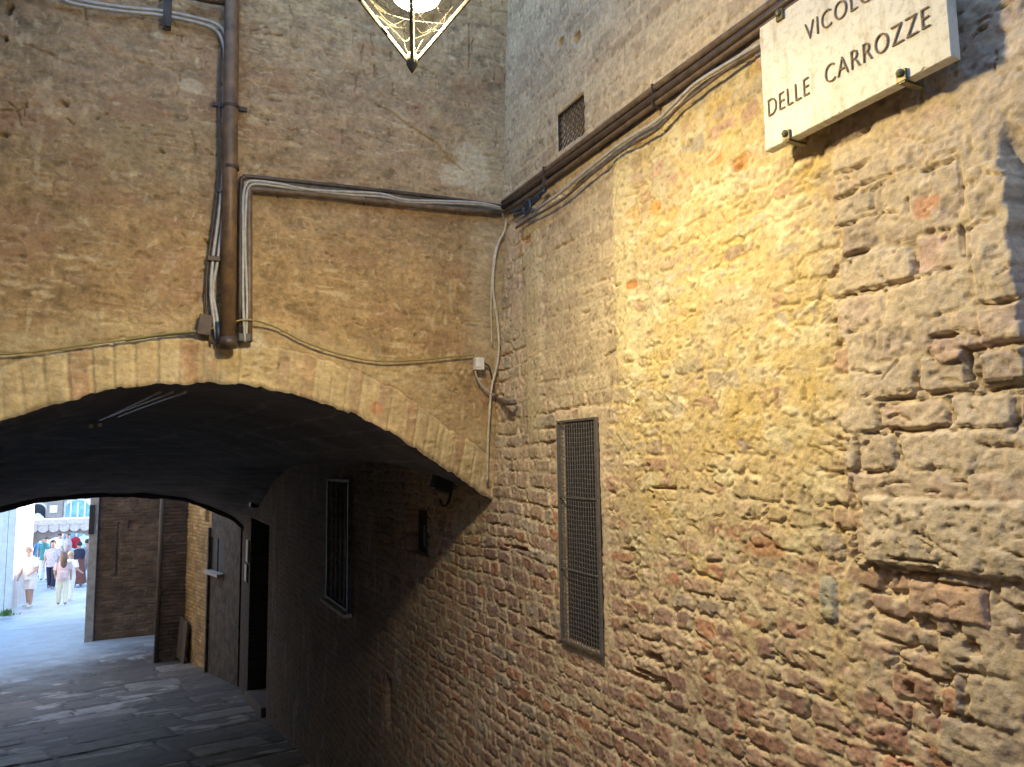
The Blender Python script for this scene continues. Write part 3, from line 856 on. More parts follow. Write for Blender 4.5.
def bend(pts, off, r, name, mat):
    P = [ap(*p, off) for p in pts]
    Q = curve_pts(P[:2], 2)[:-1]+curve_pts(P[1:6], 5)[:-1]+curve_pts(P[5:], 3)
    mb = MB(); mb.tube(Q, r, 12); return mb.build(name, mat, t, smooth=True)


bend(low, .012, .0125, 'conduit_pipe', M['conduit'])
bend(upp, .012, .0085, 'conduit_pipe', M['dark_pipe'])
g1 = [(245, 342), (243, 300), (243, 240), (243, 200), (246, 185), (254, 181), (280, 184), (310, 190), (350, 192), (382, 194), (405, 200), (440, 201), (480, 203), (502, 208)]
g2 = [(246, 342), (247, 300), (245, 240), (246, 205), (248, 189), (256, 184), (282, 187), (312, 191), (352, 195), (384, 197), (407, 202), (442, 203), (482, 205), (504, 210)]
cable('cable', [ap(*p, .024) for p in g1], .0055, M['grey_cable'], t)
cable('cable', [ap(*p, .020) for p in g2], .0055, M['grey_cable'], t)
mb = MB(); mb.box(ap(244.5, 338, .014), (.024, .014, .016)); mb.build('end_cap', M['black'], t, bevel=.005)
for px, py in ((249, 250), (365, 200.5)):
    mb = MB(); mb.box(ap(px, py, .012), (.003, .014, .014)); mb.build('saddle', M['dark_pipe'], t)

# conduits on the right wall, up behind the sign
t = thing('conduit', (XW-.04, 1.4, 2.7), 'dark conduits stacked along the sign wall and passing behind the sign', 'conduit')
for (z, r, off, mt) in ((2.742, .0115, .012, 'conduit'), (2.716, .0125, .014, 'dark_pipe'), (2.694, .0085, .010, 'conduit')):
    mb = MB(); ys = np.linspace(2.84, .2, 16)
    mb.tube([(XW-.034-off+.002*math.sin(y*5+z*40), y, z+.004*math.sin(y*3.1+z*90)) for y in ys], r, 12); mb.build('conduit_pipe', M[mt], t, smooth=True)
for y in (2.45, 1.75):
    mb = MB(); mb.box((XW-.048, y, 2.717), (.014, .003, .038)); mb.build('saddle', M['dark_pipe'], t)
t = thing('loose_cables', rp(600, 160), 'two slack thin cables drooping below the stacked conduits', 'cables')
l1 = [(515, 222), (529, 214), (560, 193), (586, 171), (623, 142), (655, 122), (672, 106), (695, 84), (730, 62), (756, 46), (800, 20), (850, -10)]
l2 = [(516, 228), (535, 216), (562, 200), (590, 176), (625, 149), (655, 131), (678, 108), (700, 90), (732, 66), (757, 50), (800, 24), (850, -6)]
cable('cable', [rp(*p, .012) for p in l1], .0058, M['grey_cable'], t)
cable('cable', [rp(*p, .012) for p in l2], .005, M['conduit'], t)
t = thing('taped_joint', rp(527, 206), 'blue-black taped knot of cable where the two walls meet', 'cables')
for k, (a, b) in enumerate((((512, 212), (545, 190)), ((515, 216), (540, 196)))):
    cable('cable', [rp(*a, .03), rp((a[0]+b[0])/2-3, (a[1]+b[1])/2+5, .04), rp(*b, .03)], .009, M['blue_tape'], t)
mb = MB(); c = rp(527, 207, .045); mb.tube([c+Vector((0, .03*math.cos(a), .026*math.sin(a))) for a in np.linspace(0, 2*math.pi, 20)], .007, 8, cap=False); mb.build('coil', M['blue_tape'], t, smooth=True)

# pale cable down the corner
t = thing('pale_cable', ap(488, 480), 'pale cable hanging down the inner corner to the arch springing', 'cable')
cable('cable', [ap(*p, .016) for p in [(508, 214), (504, 232), (498, 244), (494, 265), (493, 290), (497, 318), (499, 345), (497, 365), (492, 385), (490, 405), (488, 440), (487, 482)]], .0055, M['pale_cable'], t)
cable('cable', [ap(*p, .011) for p in [(508, 214), (503, 234), (495, 250), (492, 275), (491, 310), (492, 345)]], .003, M['pale_cable'], t)
t = thing('junction_box', ap(478, 366), 'small white plastic junction box left of the corner cable', 'junction box')
mb = MB(); mb.box(ap(478.5, 364, .02), (.021, .018, .027)); mb.build('box', M['white_plastic'], t, bevel=.004)
mb = MB(); mb.box(ap(478.5, 363, .04), (.014, .002, .018)); mb.build('lid', M['white_plastic'], t, bevel=.001)
cable('cable', [ap(*p, .02) for p in [(475, 371), (478, 380), (484, 388), (490, 393), (496, 396)]], .0042, M['grey_cable'], t)
cable('cable', [ap(*p, .014) for p in [(483, 362), (489, 367), (492, 378), (494, 388)]], .0042, M['dark_pipe'], t)
t = thing('pipe_stub', ap(505, 399), 'short grey pipe end sticking from the corner below the white box', 'pipe')
mb = MB(); mb.tube(curve_pts([ap(494, 394, .02), ap(500, 400, .035), rp(508, 403, .03), rp(516, 402, .005)], 5), [.008]*6+[.011]*10, 10); mb.build('pipe', M['conduit'], t, smooth=True)
# earth wire
t = thing('earth_wire', ap(250, 322), 'thin yellow-green wire sagging across the wall just above the arch', 'wire')
cable('wire', [ap(*p, .03 if 205 < p[0] < 255 else .010) for p in [(-190, 352), (-90, 357), (-12, 355), (40, 351), (90, 344), (125, 340), (165, 334), (205, 330), (228, 323), (250, 320), (275, 327), (305, 342), (340, 354), (378, 361), (420, 360), (450, 357), (474, 355)]], .0038, M['green_wire'], t, seg=8)
cable('wire', [ap(*p, .008) for p in [(125, 341), (160, 336), (198, 333)]], .003, M['dark_pipe'], t)
# slate plate and iron strap
mb = MB(); mb.box(ap(205, 325, .012), (.024, .008, .038), Matrix.Rotation(.12, 3, 'Y')); o = mb.build('metal_plate', M['iron'], bevel=.003)
tag(o, 'small dark grey plate at the foot of the left cables', 'plate')
mb = MB(); mb.box(ap(168, -2, .016), (.014, .008, .125)); mb.box(ap(168, 24, .022), (.011, .016, .016)); o = mb.build('iron_strap', M['iron'], bevel=.003)
tag(o, 'short black iron strap hanging at the top left of the wall', 'bracket')

# ------------------------------------------------------------------ street sign
X0 = XW-.085                                           # front face
SY0, SY1, SZ0, SZ1 = None, None, None, None
pBL, pTL, pBR = at(768, 152, 0, X0), at(756, 30, 0, X0), at(952, 54, 0, X0)
SY1, SY0 = (pBL.y+pTL.y)/2, pBR.y
SZ0, SZ1 = (pBL.z+pBR.z)/2, pTL.z
SW, SH = SY1-SY0, SZ1-SZ0
sg = thing('street_sign', (X0+.02, (SY0+SY1)/2, SZ0), 'pale marble street name plaque held by metal studs', 'sign')
rgp = random.Random(11); ring = []
for (ya, za, yb, zb_, n) in ((SY0, SZ0, SY1, SZ0, 60), (SY1, SZ0, SY1, SZ1, 40), (SY1, SZ1, SY0, SZ1, 60), (SY0, SZ1, SY0, SZ0, 40)):
    for k in range(n):
        t_ = k/n; ring.append((ya+(yb-ya)*t_, za+(zb_-za)*t_))
cy, cz_ = (SY0+SY1)/2, (SZ0+SZ1)/2; vs = []; m_ = len(ring); chips = [rgp.uniform(.0, .0012)+(rgp.uniform(.002, .006) if rgp.random() < .07 else 0) for _ in ring]
for inset, x in ((1, X0), (.25, X0+.003), (0, X0+.025)):
    for (y, z), ch in zip(ring, chips):
        d_ = (.0018+ch)*inset; vs.append((x, y+(d_ if y < cy else -d_)*(abs(y-cy) > SW/2-.004), z+(d_ if z < cz_ else -d_)*(abs(z-cz_) > SH/2-.004)))
fs = [tuple(range(m_)), tuple(range(3*m_-1, 2*m_-1, -1))]
for r_ in range(2):
    for k in range(m_): fs.append((r_*m_+k, r_*m_+(k+1) % m_, (r_+1)*m_+(k+1) % m_, (r_+1)*m_+k))
mb = MB(); mb.add(vs, fs); mb.build('plaque', M['marble'], sg)
mb = MB(); mb.box((X0+.044, (SY0+SY1)/2-.004, (SZ0+SZ1)/2+.004), (.0185, SW/2-.05, SH/2-.05)); mb.build('backing', M['stone_pale'], sg)


def text_obj(txt, size, spacing):
    cu = bpy.data.curves.new('lettering', 'FONT'); cu.body = txt; cu.size = size; cu.extrude = .0012; cu.space_character = spacing; cu.offset = -.016; cu.align_x = 'LEFT'
    o = bpy.data.objects.new('lettering', cu); COL.objects.link(o)
    bpy.context.view_layer.update()
    me = bpy.data.meshes.new_from_object(o.evaluated_get(bpy.context.evaluated_depsgraph_get()))
    bpy.data.objects.remove(o)
    return me


def letter(txt, ylo, yhi, zbase, hcap):
    """text on the plaque: reads with +Y to the left, so world y falls along the line"""
    me = text_obj(txt, 1, 1.12); co = [v.co.copy() for v in me.vertices]
    x0, x1 = min(c.x for c in co), max(c.x for c in co); y1 = max(c.y for c in co)
    for v, c in zip(me.vertices, co):
        y = yhi-(c.x-x0)/(x1-x0)*(yhi-ylo)
        v.co = (X0-.0022-(.0014 if c.z > 0 else -.001), y, zbase+max(c.y, -0.0)/y1*hcap)
    me.materials.clear(); me.materials.append(M['letter'])
    o = bpy.data.objects.new('lettering', me); COL.objects.link(o); parent_keep(o, sg)
    return o


def sgp(px, py): p = at(px, py, 0, X0); return p.y, p.z


a = sgp(769, 115.2); b = sgp(930, 30); c1 = sgp(769, 98)
zb2 = (sgp(770, 114)[1]+sgp(929, 31)[1])/2
hc = .9*(sgp(800, 82)[1]-sgp(800, 102)[1])
letter('DELLE', sgp(810, 92)[0], sgp(769, 112)[0], zb2, hc)
letter('CARROZZE', sgp(931, 30)[0], sgp(826, 81)[0], zb2, hc)
zb1 = (sgp(812, 37)[1]+sgp(865, 6)[1])/2
vy = sgp(806, 38)[0]; dl = (sgp(769, 112)[0]-sgp(931, 30)[0])/14.2
letter('VICOLO', vy-6.1*dl, vy, zb1, hc)
for y in (sgp(788, 137)[0], sgp(903, 75)[0]):
    for z in (SZ0+.004, SZ1-.004):
        s = 1 if z < (SZ0+SZ1)/2 else -1
        mb = MB(); mb.box((X0-.004, y, z+.006*s), (.004, .010, .012))
        mb.lathe([(.001, -.004), (.006, -.002), (.008, .004), (.005, .011), (.001, .013)], (X0-.010, y, z+.006*s), 10)
        mb.box((X0+.024, y, z-.006*s), (.030, .007, .003))
        mb.build('stud', M['brass'], sg, smooth=False)

# ------------------------------------------------------------------ tall grate
gt = thing('window_grate', (XW-.03, 2.31, .95), 'tall narrow opening covered with fine dark wire mesh', 'grate')
GY0, GY1, GZ0, GZ1 = 2.17, 2.445, .947, 1.755
XG = XW-.022
mb = MB(); fw = .0038
for y in (GY0+fw, GY1-fw): mb.box((XG, y, (GZ0+GZ1)/2), (.005, fw, (GZ1-GZ0)/2))
for z in (GZ0+fw, GZ1-fw): mb.box((XG, (GY0+GY1)/2, z), (.0045, (GY1-GY0)/2-2*fw, fw))
mb.build('frame', M['rust_iron'], gt)
for z in (1.21, 1.47):
    mb = MB(); mb.box((XG, (GY0+GY1)/2, z), (.004, (GY1-GY0)/2-2*fw, .002)); mb.build('crossbar', M['rust_iron'], gt)
mb = MB()
for y in np.linspace(GY0+.02, GY1-.02, 15): mb.tube([(XG+.001, y, GZ0+.012), (XG+.001, y, GZ1-.012)], .0016, 5)
for i, z in enumerate(np.linspace(GZ0+.018, GZ1-.018, 48)):
    ys = np.linspace(GY0+.012, GY1-.012, 31)
    mb.tube([(XG+.0035+.002*math.sin(k*math.pi/2+i*math.pi), y, z+.0015*math.sin(y*30+i*.4)) for k, y in enumerate(ys)], .0017, 5)
mb.build('wire_mesh', M['rust_iron'], gt)
mb = MB(); mb.box((XW+.012, 2.3075, 1.351), (.004, .131, .398)); mb.build('backing', M['black'], gt)  # black sheet set in to imitate the shade inside the opening

vt = thing('vent_grille', (XW-.02, 2.3, 2.80), 'small square vent with a diamond lattice above the conduits', 'vent')
mb = MB(); XV = XW-.008
for y in (2.205, 2.405): mb.box((XV, y, 2.875), (.006, .005, .082))
for z in (2.798, 2.952): mb.box((XV, 2.305, z), (.0055, .095, .005))
mb.build('frame', M['iron'], vt)
mb = MB()
for k in range(-9, 10):
    c = k*.026
    for s in (1, -1):
        pts = []
        for tt in np.linspace(-.2, .2, 60):
            y, z = tt+c, s*tt
            if abs(y) < .098 and abs(z) < .076: pts.append((XV+.002+.002*s, 2.305+y, 2.875+z))
        if len(pts) > 2: mb.tube([pts[0], pts[-1]], .0022, 5)
mb.build('lattice', M['rust_iron'], vt)

# ------------------------------------------------------------------ things on the tunnel's right wall
bwn = thing('barred_window', (XW-.02, 5.98, .56), 'narrow barred window with a pale frame in the dark tunnel', 'window')
XB = XW-.03
y0, y1, z0, z1 = 5.62, 6.34, .52, 1.48
mb = MB()
for y in (y0, y1): mb.box((XB, y, (z0+z1)/2), (.012, .016, (z1-z0)/2+.016))
for z in (z0, z1): mb.box((XB, (y0+y1)/2, z), (.011, (y1-y0)/2-.016, .010))
mb.build('frame', M['frame_grey'], bwn)
for y in np.linspace(y0, y1, 6)[1:-1]:
    mb = MB(); mb.tube([(XB+.004, y, z0+.016), (XB+.004, y, z1-.016)], .010, 8); mb.build('bar', M['bar_grey'], bwn, smooth=True)
for z in np.linspace(z0, z1, 7)[1:-1]:
    mb = MB(); mb.tube([(XB+.02, y0+.02, z), (XB+.02, y1-.02, z)], .006, 6); mb.build('crossbar', M['bar_grey'], bwn, smooth=True)
M['glass_dark'] = mat_plain('dark_dusty_glass', (.02, .023, .03), .6, scale=10)
mb = MB(); mb.box((XW+.11, 5.98, 1.0), (.004, .35, .49)); mb.build('pane', M['glass_dark'], bwn)
mb = MB(); mb.box((XB-.01, 5.98, z0-.03), (.035, .40, .012)); mb.build('sill', M['stone_pale'], bwn)

fl = thing('box_lamp', (XW-.03, 3.55, 1.45), 'small unlit dark box lamp on a hook under the arch end', 'lamp')
mb = MB(); mb.box((XW-.07, 3.55, 1.50), (.045, .05, .04), Matrix.Rotation(.3, 3, 'Y')); mb.build('housing', M['black'], fl, bevel=.008)
mb = MB(); mb.box((XW-.02, 3.55, 1.53), (.03, .012, .012)); mb.tube(curve_pts([(XW-.03, 3.53, 1.48), (XW-.05, 3.5, 1.42), (XW-.08, 3.5, 1.39), (XW-.09, 3.53, 1.42)], 5), .006, 6); mb.build('bracket', M['iron'], fl)
nb = thing('niche_shutter', (XW+.06, 4.05, 1.09), 'little dark shutter with a pale edge inside the tunnel niche', 'shutter')
mb = MB(); mb.box((XW+.07, 4.14, 1.215), (.008, .155, .12)); mb.build('panel', M['wood_dark'], nb)
mb = MB(); mb.box((XW-.004, 3.975, 1.20), (.012, .006, .06)); mb.build('edge_strip', M['frame_grey'], nb)

# cables lying along the vault
def vz(x, y):
    t = max(0, (y-YA)/(12.7-YA)); X, Z = vault_profile(t, 160); return float(np.interp(x, X, Z))


t = thing('vault_cables', (.1, 3.6, 1.85), 'pale blue-grey cables strung under the dark vault near its mouth', 'cables')
for (a, b, r) in (((185, 392), (118, 414), .007), ((172, 392), (108, 416), .006), ((160, 392), (100, 420), .005)):
    p = at(*a, 1, 3.05); q = at(*b, 1, 4.6)
    pts = []
    for k in range(9):
        s = k/8; v = p.lerp(q, s); v.z = min(v.z, vz(v.x, v.y)-.012)-.0; pts.append(v)
    mb = MB(); mb.tube(pts, r, 6); mb.build('cable', M['grey_metal'], t, smooth=True)
for a, yy in (((91, 426), 4.8), ((100, 425), 4.8)):
    mb = MB(); mb.lathe([(.002, -.012), (.012, -.008), (.012, .008), (.002, .012)], at(*a, 1, yy), 8); mb.build('insulator', M['white_plastic'], t)
t = thing('wall_fitting', at(252, 503, 0, XW-.03), 'tiny pale fitting on a dark box high on the tunnel wall', 'fitting')
c = at(252, 502, 0, XW-.09)
mb = MB(); mb.box(c+Vector((.03, 0, 0)), (.05, .12, .07)); mb.build('housing', M['black'], t, bevel=.01)
mb = MB(); mb.box(c+Vector((-.025, -.05, -.01)), (.012, .06, .05)); mb.build('cap', M['white_plastic'], t, bevel=.008)

dr = thing('house_door', (XW+.25, 10.6, gz(10.6)), 'dark wooden door set deep in the tunnel wall with a stone step', 'door')
mb = MB(); mb.box((XW+.27, 10.63, -.40), (.03, .86, 1.25)); mb.build('door_leaf', M['wood_dark'], dr)
mb = MB()
for y in (10.2, 11.06):
    for z in (.2, -.5, -1.1): mb.box((XW+.235, y, z), (.012, .3, .24))
mb.build('panel', M['wood_dark'], dr, bevel=.006)
mb = MB(); mb.lathe([(.003, -.03), (.025, -.02), (.03, 0), (.025, .02), (.003, .03)], (XW+.2, 10.5, -.5), 10); mb.build('handle', M['brass'], dr, smooth=True)
mb = MB(); mb.box((XW+.11, 10.62, gz(10.6)+.04), (.17, .85, .07), Matrix.Rotation(-.14, 3, 'X')); mb.build('doorstep', M['wood_grey'], dr, bevel=.02)
for (px, py, h, lab) in ((247.5, 551, .16, 'upper of two small white plates left of the dark door'), (246, 573, .12, 'lower of two small white plates left of the dark door')):
    c = at(px, py, 0, XW-.03)
    mb = MB(); mb.box(c, (.012, .11, h)); o = mb.build('door_plate', M['white_plastic'], bevel=.005); tag(o, lab, 'plate')

# ------------------------------------------------------------------ walls past the tunnel


def slab(name, A, B, z0, z1, th, mat, parent=None, n=None):
    """straight wall between two plan points, thickness to the right of A->B"""
    A = Vector((*A, 0)); B = Vector((*B, 0)); d = (B-A).normalized(); nr = Vector((d.y, -d.x, 0))*th
    mb = MB(); vs = []
    for p in (A, B, B+nr, A+nr): vs += [(p.x, p.y, z0), (p.x, p.y, z1)]
    mb.add(vs, [(0, 2, 3, 1), (2, 4, 5, 3), (4, 6, 7, 5), (6, 0, 1, 7), (1, 3, 5, 7), (0, 6, 4, 2)])
    return mb.build(name, mat, parent)


WA, WB = Vector((1.42, 12.62, 0)), Vector((.76, 15.6, 0))
WD = (WB-WA).normalized(); WN = Vector((-WD.y, WD.x, 0))   # towards the lane


def onW(px, py, off=.0):
    o = Vector((0, 0, EYE)); d = ray(px, py); A = WA+WN*off
    t = ((A-o).dot(WN))/d.dot(WN); return o+d*t


def rel_wall(name, A, d, nrm, L, z0, z1, seed, pal, mort, parent, ch=(.06, .07), bwid=(.14, .26), step=.022, holes=()):
    us = np.arange(0, L+step, step); vs_ = np.arange(z0, z1+step, step)
    u, v = np.meshgrid(us, vs_, indexing='ij'); u = u.astype(np.float32); v = v.astype(np.float32)
    dd, q, tu, tv = masonry(u, v, seed, ch, bwid, .012)
    mid = fb(u*4, v*4, seed+5, 3); big = fb(u*.9, v*.9, seed+6, 3)
    p = ss(0, .02, dd); h = .022*p*(.5+.5*q[..., 0])+.006*mid
    c = palette(pal, q[..., 3])*(.85+.3*q[..., 1][..., None])
    c = lerp3(np.broadcast_to(np.array(mort, np.float32), u.shape+(3,)), c, p)*(1+.25*mid[..., None]+.2*big[..., None])
    for (a, b, e, f_, dep) in holes:
        h = np.where((u > a) & (u < b) & (v > e) & (v < f_), -dep, h)
    P = np.stack([A.x+d.x*u+nrm.x*h, A.y+d.y*u+nrm.y*h, v], -1)
    return grid_obj(name, P, c, M['right'], parent, flip=(d.x*nrm.y-d.y*nrm.x) < 0)


ow = thing('ochre_house', (1.2, 14, gz(14)), 'ochre brick house side catching light just past the tunnel', 'house')
rel_wall('wall', WA, WD, WN, (WB-WA).length+.1, -2.6, 2.4, 301, [(.50, .36, .17), (.46, .32, .15), (.42, .27, .13), (.54, .40, .2), (.38, .26, .14)], (.34, .25, .13), ow,
         holes=[(1.72, 1.95, .62, 1.3, .2)])
# sooty plaster nearer the tunnel with window and sill
p0 = onW(240, 560); p1 = onW(214, 560)
ua, ub = (p0-WA).dot(WD), (p1-WA).dot(WD)
mb = MB(); M3 = Matrix((WD, WN, Vector((0, 0, 1)))).transposed()
w0, w1 = onW(227, 540), onW(214, 540); wb = onW(220, 572)
uw0, uw1 = (w0-WA).dot(WD), (w1-WA).dot(WD); zt = onW(220, 538).z; zbm = wb.z


def wbox(mb, u0, u1, z0, z1, o0, o1): mb.box(WA+WD*((u0+u1)/2)+WN*((o0+o1)/2)+Vector((0, 0, (z0+z1)/2)), ((u1-u0)/2, (o1-o0)/2, (z1-z0)/2), M3)


wbox(mb, -.05, uw0, -2.6, 1.4, .0, .05); wbox(mb, uw0+.001, uw1-.001, -2.6, zbm, .0, .048); wbox(mb, uw0+.001, uw1-.001, zt, 1.4, .0, .048)
wbox(mb, uw1, uw1+.06, -2.6, .55, .0, .09)
M['plaster_grey'] = mat_plain('grey_stained_plaster', (.05, .044, .038), .9, scale=7, col2=(.13, .11, .09), bump=1, dist=.03)
mb.build('plaster_panel', M['plaster_grey'], ow)
wn = MB(); wbox(wn, uw0, uw1, zbm, zt, .030, .035); w = wn.build('window', M['glass_dark'], ow)
s = MB(); wbox(s, uw0-.04, uw1+.02, zbm-.04, zbm+.01, .02, .16); s.build('sill', M['stone_pale'], w)
s = MB(); um = (uw0+uw1)/2; wbox(s, um-.02, um+.02, zbm+.01, zt, .036, .05); s.build('frame', M['wood_dark'], w)
# boards leaning at the foot
b0, b1 = onW(192, 640), onW(180, 640)
ub0, ub1 = (b0-WA).dot(WD), (b1-WA).dot(WD)
mb = MB(); zt_ = onW(186, 618).z; zg = gz(15)
for k in range(3):
    a = ub0+(ub1-ub0)*k/3; b = ub0+(ub1-ub0)*(k+1)/3-.012
    mb.box(WA+WD*((a+b)/2)+WN*.10+Vector((0, 0, (zg+zt_)/2+.02*k)), ((b-a)/2, .014, (zt_-zg)/2), M3 @ Matrix.Rotation(.06, 3, 'X'))
o = mb.build('wooden_boards', M['wood_grey']); tag(o, 'weathered grey boards leaning on the ochre brick wall', 'boards')
# dark pier jutting into the lane, with an added pale tube imitating its lit edge
pr = thing('brick_pier', (.5, 16, gz(16)), 'dark brick pier jutting out beyond the ochre wall', 'pier')
rel_wall('wall', Vector((.27, 15.6, 0)), Vector((1, 0, 0)), Vector((0, -1, 0)), .47, -2.6, 2.3, 331, [(.13, .10, .08), (.10, .08, .065), (.16, .115, .09), (.12, .095, .08)], (.12, .10, .085), pr)
mb = MB(); mb.box((.51, 16.22, -.15), (.23, .60, 2.45)); mb.build('core', M['brick_dark'], pr)
mb = MB(); mb.box((1.05, 17.35, .2), (.3, 1.63, 2.6)); o = mb.build('sun_block', M['brick_dark']); tag(o, 'unseen dark brick block added between the pier and the brown house to stop sun', 'wall')  # unseen block added to keep a strip of sun off the lane
mb = MB(); c0 = at(157, 660, 1, 15.6); c1 = at(160, 495, 1, 15.6); mb.tube([(c0.x-.02, 15.6, -2.1), (c0.x+.0, 15.6, 2.2)], .04, 10); o = mb.build('lit_edge', M['wood_grey'], smooth=True)
tag(o, 'pale upright strip standing in for the lit left edge of the dark brick pier', 'pipe')
# brown wall facing us at the bend
bk = thing('brown_house', (-.3, 19, gz(19)), 'brown brick house end facing the tunnel beside the bright opening', 'house')
hp = at(133, 524, 1, 19); hx = hp.x+.9
rel_wall('wall', Vector((-.9, 19, 0)), Vector((1, 0, 0)), Vector((0, -1, 0)), 2.18, -2.7, 2.6, 341,
         [(.17, .105, .07), (.145, .09, .06), (.19, .125, .08), (.125, .085, .06), (.21, .145, .09)], (.17, .13, .09), bk,
         holes=[(hx-.08, hx+.1, hp.z-.08, hp.z+.06, .15), (.38, .42, -.8, .4, .05)])
mb = MB(); mb.box((.2, 21.5, -.05), (1.09, 2.47, 2.65)); mb.build('core', M['brick_brown'], bk)
mb = MB(); mb.box((-.99, 19.2, -.05), (.085, .28, 2.65)); mb.build('corner_post', M['stone_pale'], bk, bevel=.015)
q0, q1 = at(90, 505, 1, 18.9), at(93.5, 534, 1, 18.9)
mb = MB(); mb.box(((q0.x+q1.x)/2, 18.9, (q0.z+q1.z)/2), (.05, .03, (q0.z-q1.z)/2)); mb.build('shutter', M['wood_dark'], bk, bevel=.004)
# the wall opposite, out of the picture on the left
mb = MB(); mb.box((-3.9, 15.6, .2), (.5, 2.55, 2.9)); o = mb.build('side_house', M['brick_ochre']); tag(o, 'sunny ochre brick house side left of the gap past the tunnel', 'house')

# ------------------------------------------------------------------ the bright square beyond
M['pale_wall'] = mat_plain('pale_render', (.62, .58, .54), .85, scale=3, var=.12, bump=.2)
M['white_stone'] = mat_plain('white_stone', (.72, .71, .69), .75, scale=6, var=.1, bump=.2)
M['taupe'] = mat_plain('taupe_stone', (.27, .235, .225), .85, scale=5, var=.15, bump=.3)
M['green_paint'] = mat_plain('faded_green_metal', (.25, .38, .27), .5, scale=6, var=.15)
M['cyan_glass'] = mat_plain('blue_window_glass', (.18, .42, .5), .15, scale=2, var=.3)
M['tile'] = mat_plain('pale_coping_tile', (.62, .6, .6), .7, scale=12, var=.15)
M['roof'] = mat_plain('clay_roof', (.34, .2, .14), .8, scale=6, var=.2)
M['interior'] = mat_plain('dim_room', (.03, .035, .05), .9, scale=3)

lh = thing('pale_house', (-5.5, 27, gz(27)), 'pale house side with upright mouldings at the left edge of the square', 'house')
xl = at(12, 580, 1, 26).x
mb = MB(); mb.box((xl-3.0, 27.5, .5), (3.0, 2.6, 3.5)); mb.build('wall', M['pale_wall'], lh)
for px in (2, 9.5):
    c = at(px, 580, 1, 24.8); mb = MB(); mb.box((c.x, 24.82, .6), (.09, .075, 3.3)); mb.build('moulding', M['white_stone'], lh, bevel=.02)
c = at(5.4, 580, 1, 24.8); mb = MB(); mb.tube([(c.x, 24.78, -2.3), (c.x, 24.78, 3.9)], .035, 8); o = mb.build('drainpipe', M['green_paint'], smooth=True)
tag(o, 'thin green drainpipe running down the pale house', 'pipe')
# low plant
c = at(6, 603, 1, 24.3)
M['leaf'] = mat_plain('light_green_leaf', (.10, .2, .05), .6, scale=9, col2=(.16, .28, .07))
mb = MB(); rg = random.Random(3)
for k in range(160):
    a = rg.uniform(0, 6.28); r_ = abs(rg.gauss(0, .13)); h = rg.uniform(.04, .24)*(1-r_)
    p = Vector((c.x+r_*math.cos(a), 24.4+r_*math.sin(a)*.6, gz(24.4)+.03)); d = Vector((rg.uniform(-.06, .06), rg.uniform(-.06, .06), h)); sdv = Vector((rg.uniform(-.02, .02), rg.uniform(-.02, .02), .0))
    mb.add([p, p+d*.5+sdv, p+d, p+d*.5-sdv], [(0, 1, 2, 3)])
pl_ = thing('green_plant', (c.x, 24.4, gz(24.4)), 'low bright green plant at the foot of the pale house', 'plant')
mb.build('leaves', M['leaf'], pl_)

# gate wall with arch, pilaster and scalloped coping
GWY = 33.
gw = thing('gate_wall', (-2.5, GWY, gz(GWY)), 'taupe stone wall with a wide arch and scalloped white coping', 'gate')
xL = at(24.5, 580, 1, GWY).x; xR = at(112, 580, 1, GWY).x; zT = at(60, 529, 1, GWY).z
axc = at(68, 540, 1, GWY).x; zC = at(68, 533, 1, GWY).z; zS = at(28, 560, 1, GWY).z; xS = at(26.5, 560, 1, GWY).x
hw = axc-xS
mb = MB(); n = 40; zg = gz(GWY)-.1; vs = []; fs = []
xsA = [xL]+[axc-hw*math.cos(math.pi*k/n) for k in range(n+1)]+[max(xR, axc+hw+.4)]
zsA = [zg]+[zS+(zC-zS)*math.sin(math.pi*k/n)**.9 for k in range(n+1)]+[zg]
pts = [(xsA[0], zg)]+[(xsA[1], zg)]+list(zip(xsA[1:-1], zsA[1:-1]))+[(xsA[-2], zg), (xsA[-1], zg)]
for x, z in pts: vs += [(x, GWY, z), (x, GWY, zT), (x, GWY+.45, z), (x, GWY+.45, zT)]
for i in range(len(pts)-1):
    a = 4*i; b = a+4
    fs += [(a, b, b+1, a+1), (a+2, a+3, b+3, b+2), (a, a+2, b+2, b), (a+1, b+1, b+3, a+3)]
mb.add(vs, fs); mb.build('wall', M['taupe'], gw)
mb = MB(); x = xL; k = 0
while x < xR:
    mb.tube([(x+.17, GWY-.10, zT+.08), (x+.17, GWY+.55, zT+.08)], .185, 12); x += .34
mb.box(((xL+xR)/2, GWY+.2, zT+.28), ((xR-xL)/2+.1, .34, .10))
mb.build('coping', M['tile'], gw)
px0 = at(13, 560, 1, GWY-.6).x; px1 = at(24, 560, 1, GWY-.6).x; pzt = at(18, 519, 1, GWY-.6).z
mb = MB(); mb.box(((px0+px1)/2, GWY-.3, (pzt+zg)/2), ((px1-px0)/2, .3, (pzt-zg)/2)); mb.box(((px0+px1)/2, GWY-.3, pzt+.08), ((px1-px0)/2+.1, .4, .08)); mb.box(((px0+px1)/2, GWY-.3, zg+.25), ((px1-px0)/2+.05, .36, .25))
mb.build('pilaster', M['stone_pale'], gw, bevel=.02)

# building far behind
FYB = 62.
fb_ = thing('arcaded_house', (-4, FYB, gz(FYB)), 'tall pale house far behind the gate with arched openings', 'house')


def fp(px, py): p = at(px, py, 1, FYB); return p.x, p.z


x0, _ = fp(-60, 510); x1, _ = fp(150, 510); zt = fp(50, 440)[1]
mb = MB(); mb.box(((x0+x1)/2, FYB+4.05, (zt-4)/2), ((x1-x0)/2, 4, (zt+4)/2)); mb.build('wall', M['pale_wall'], fb_)


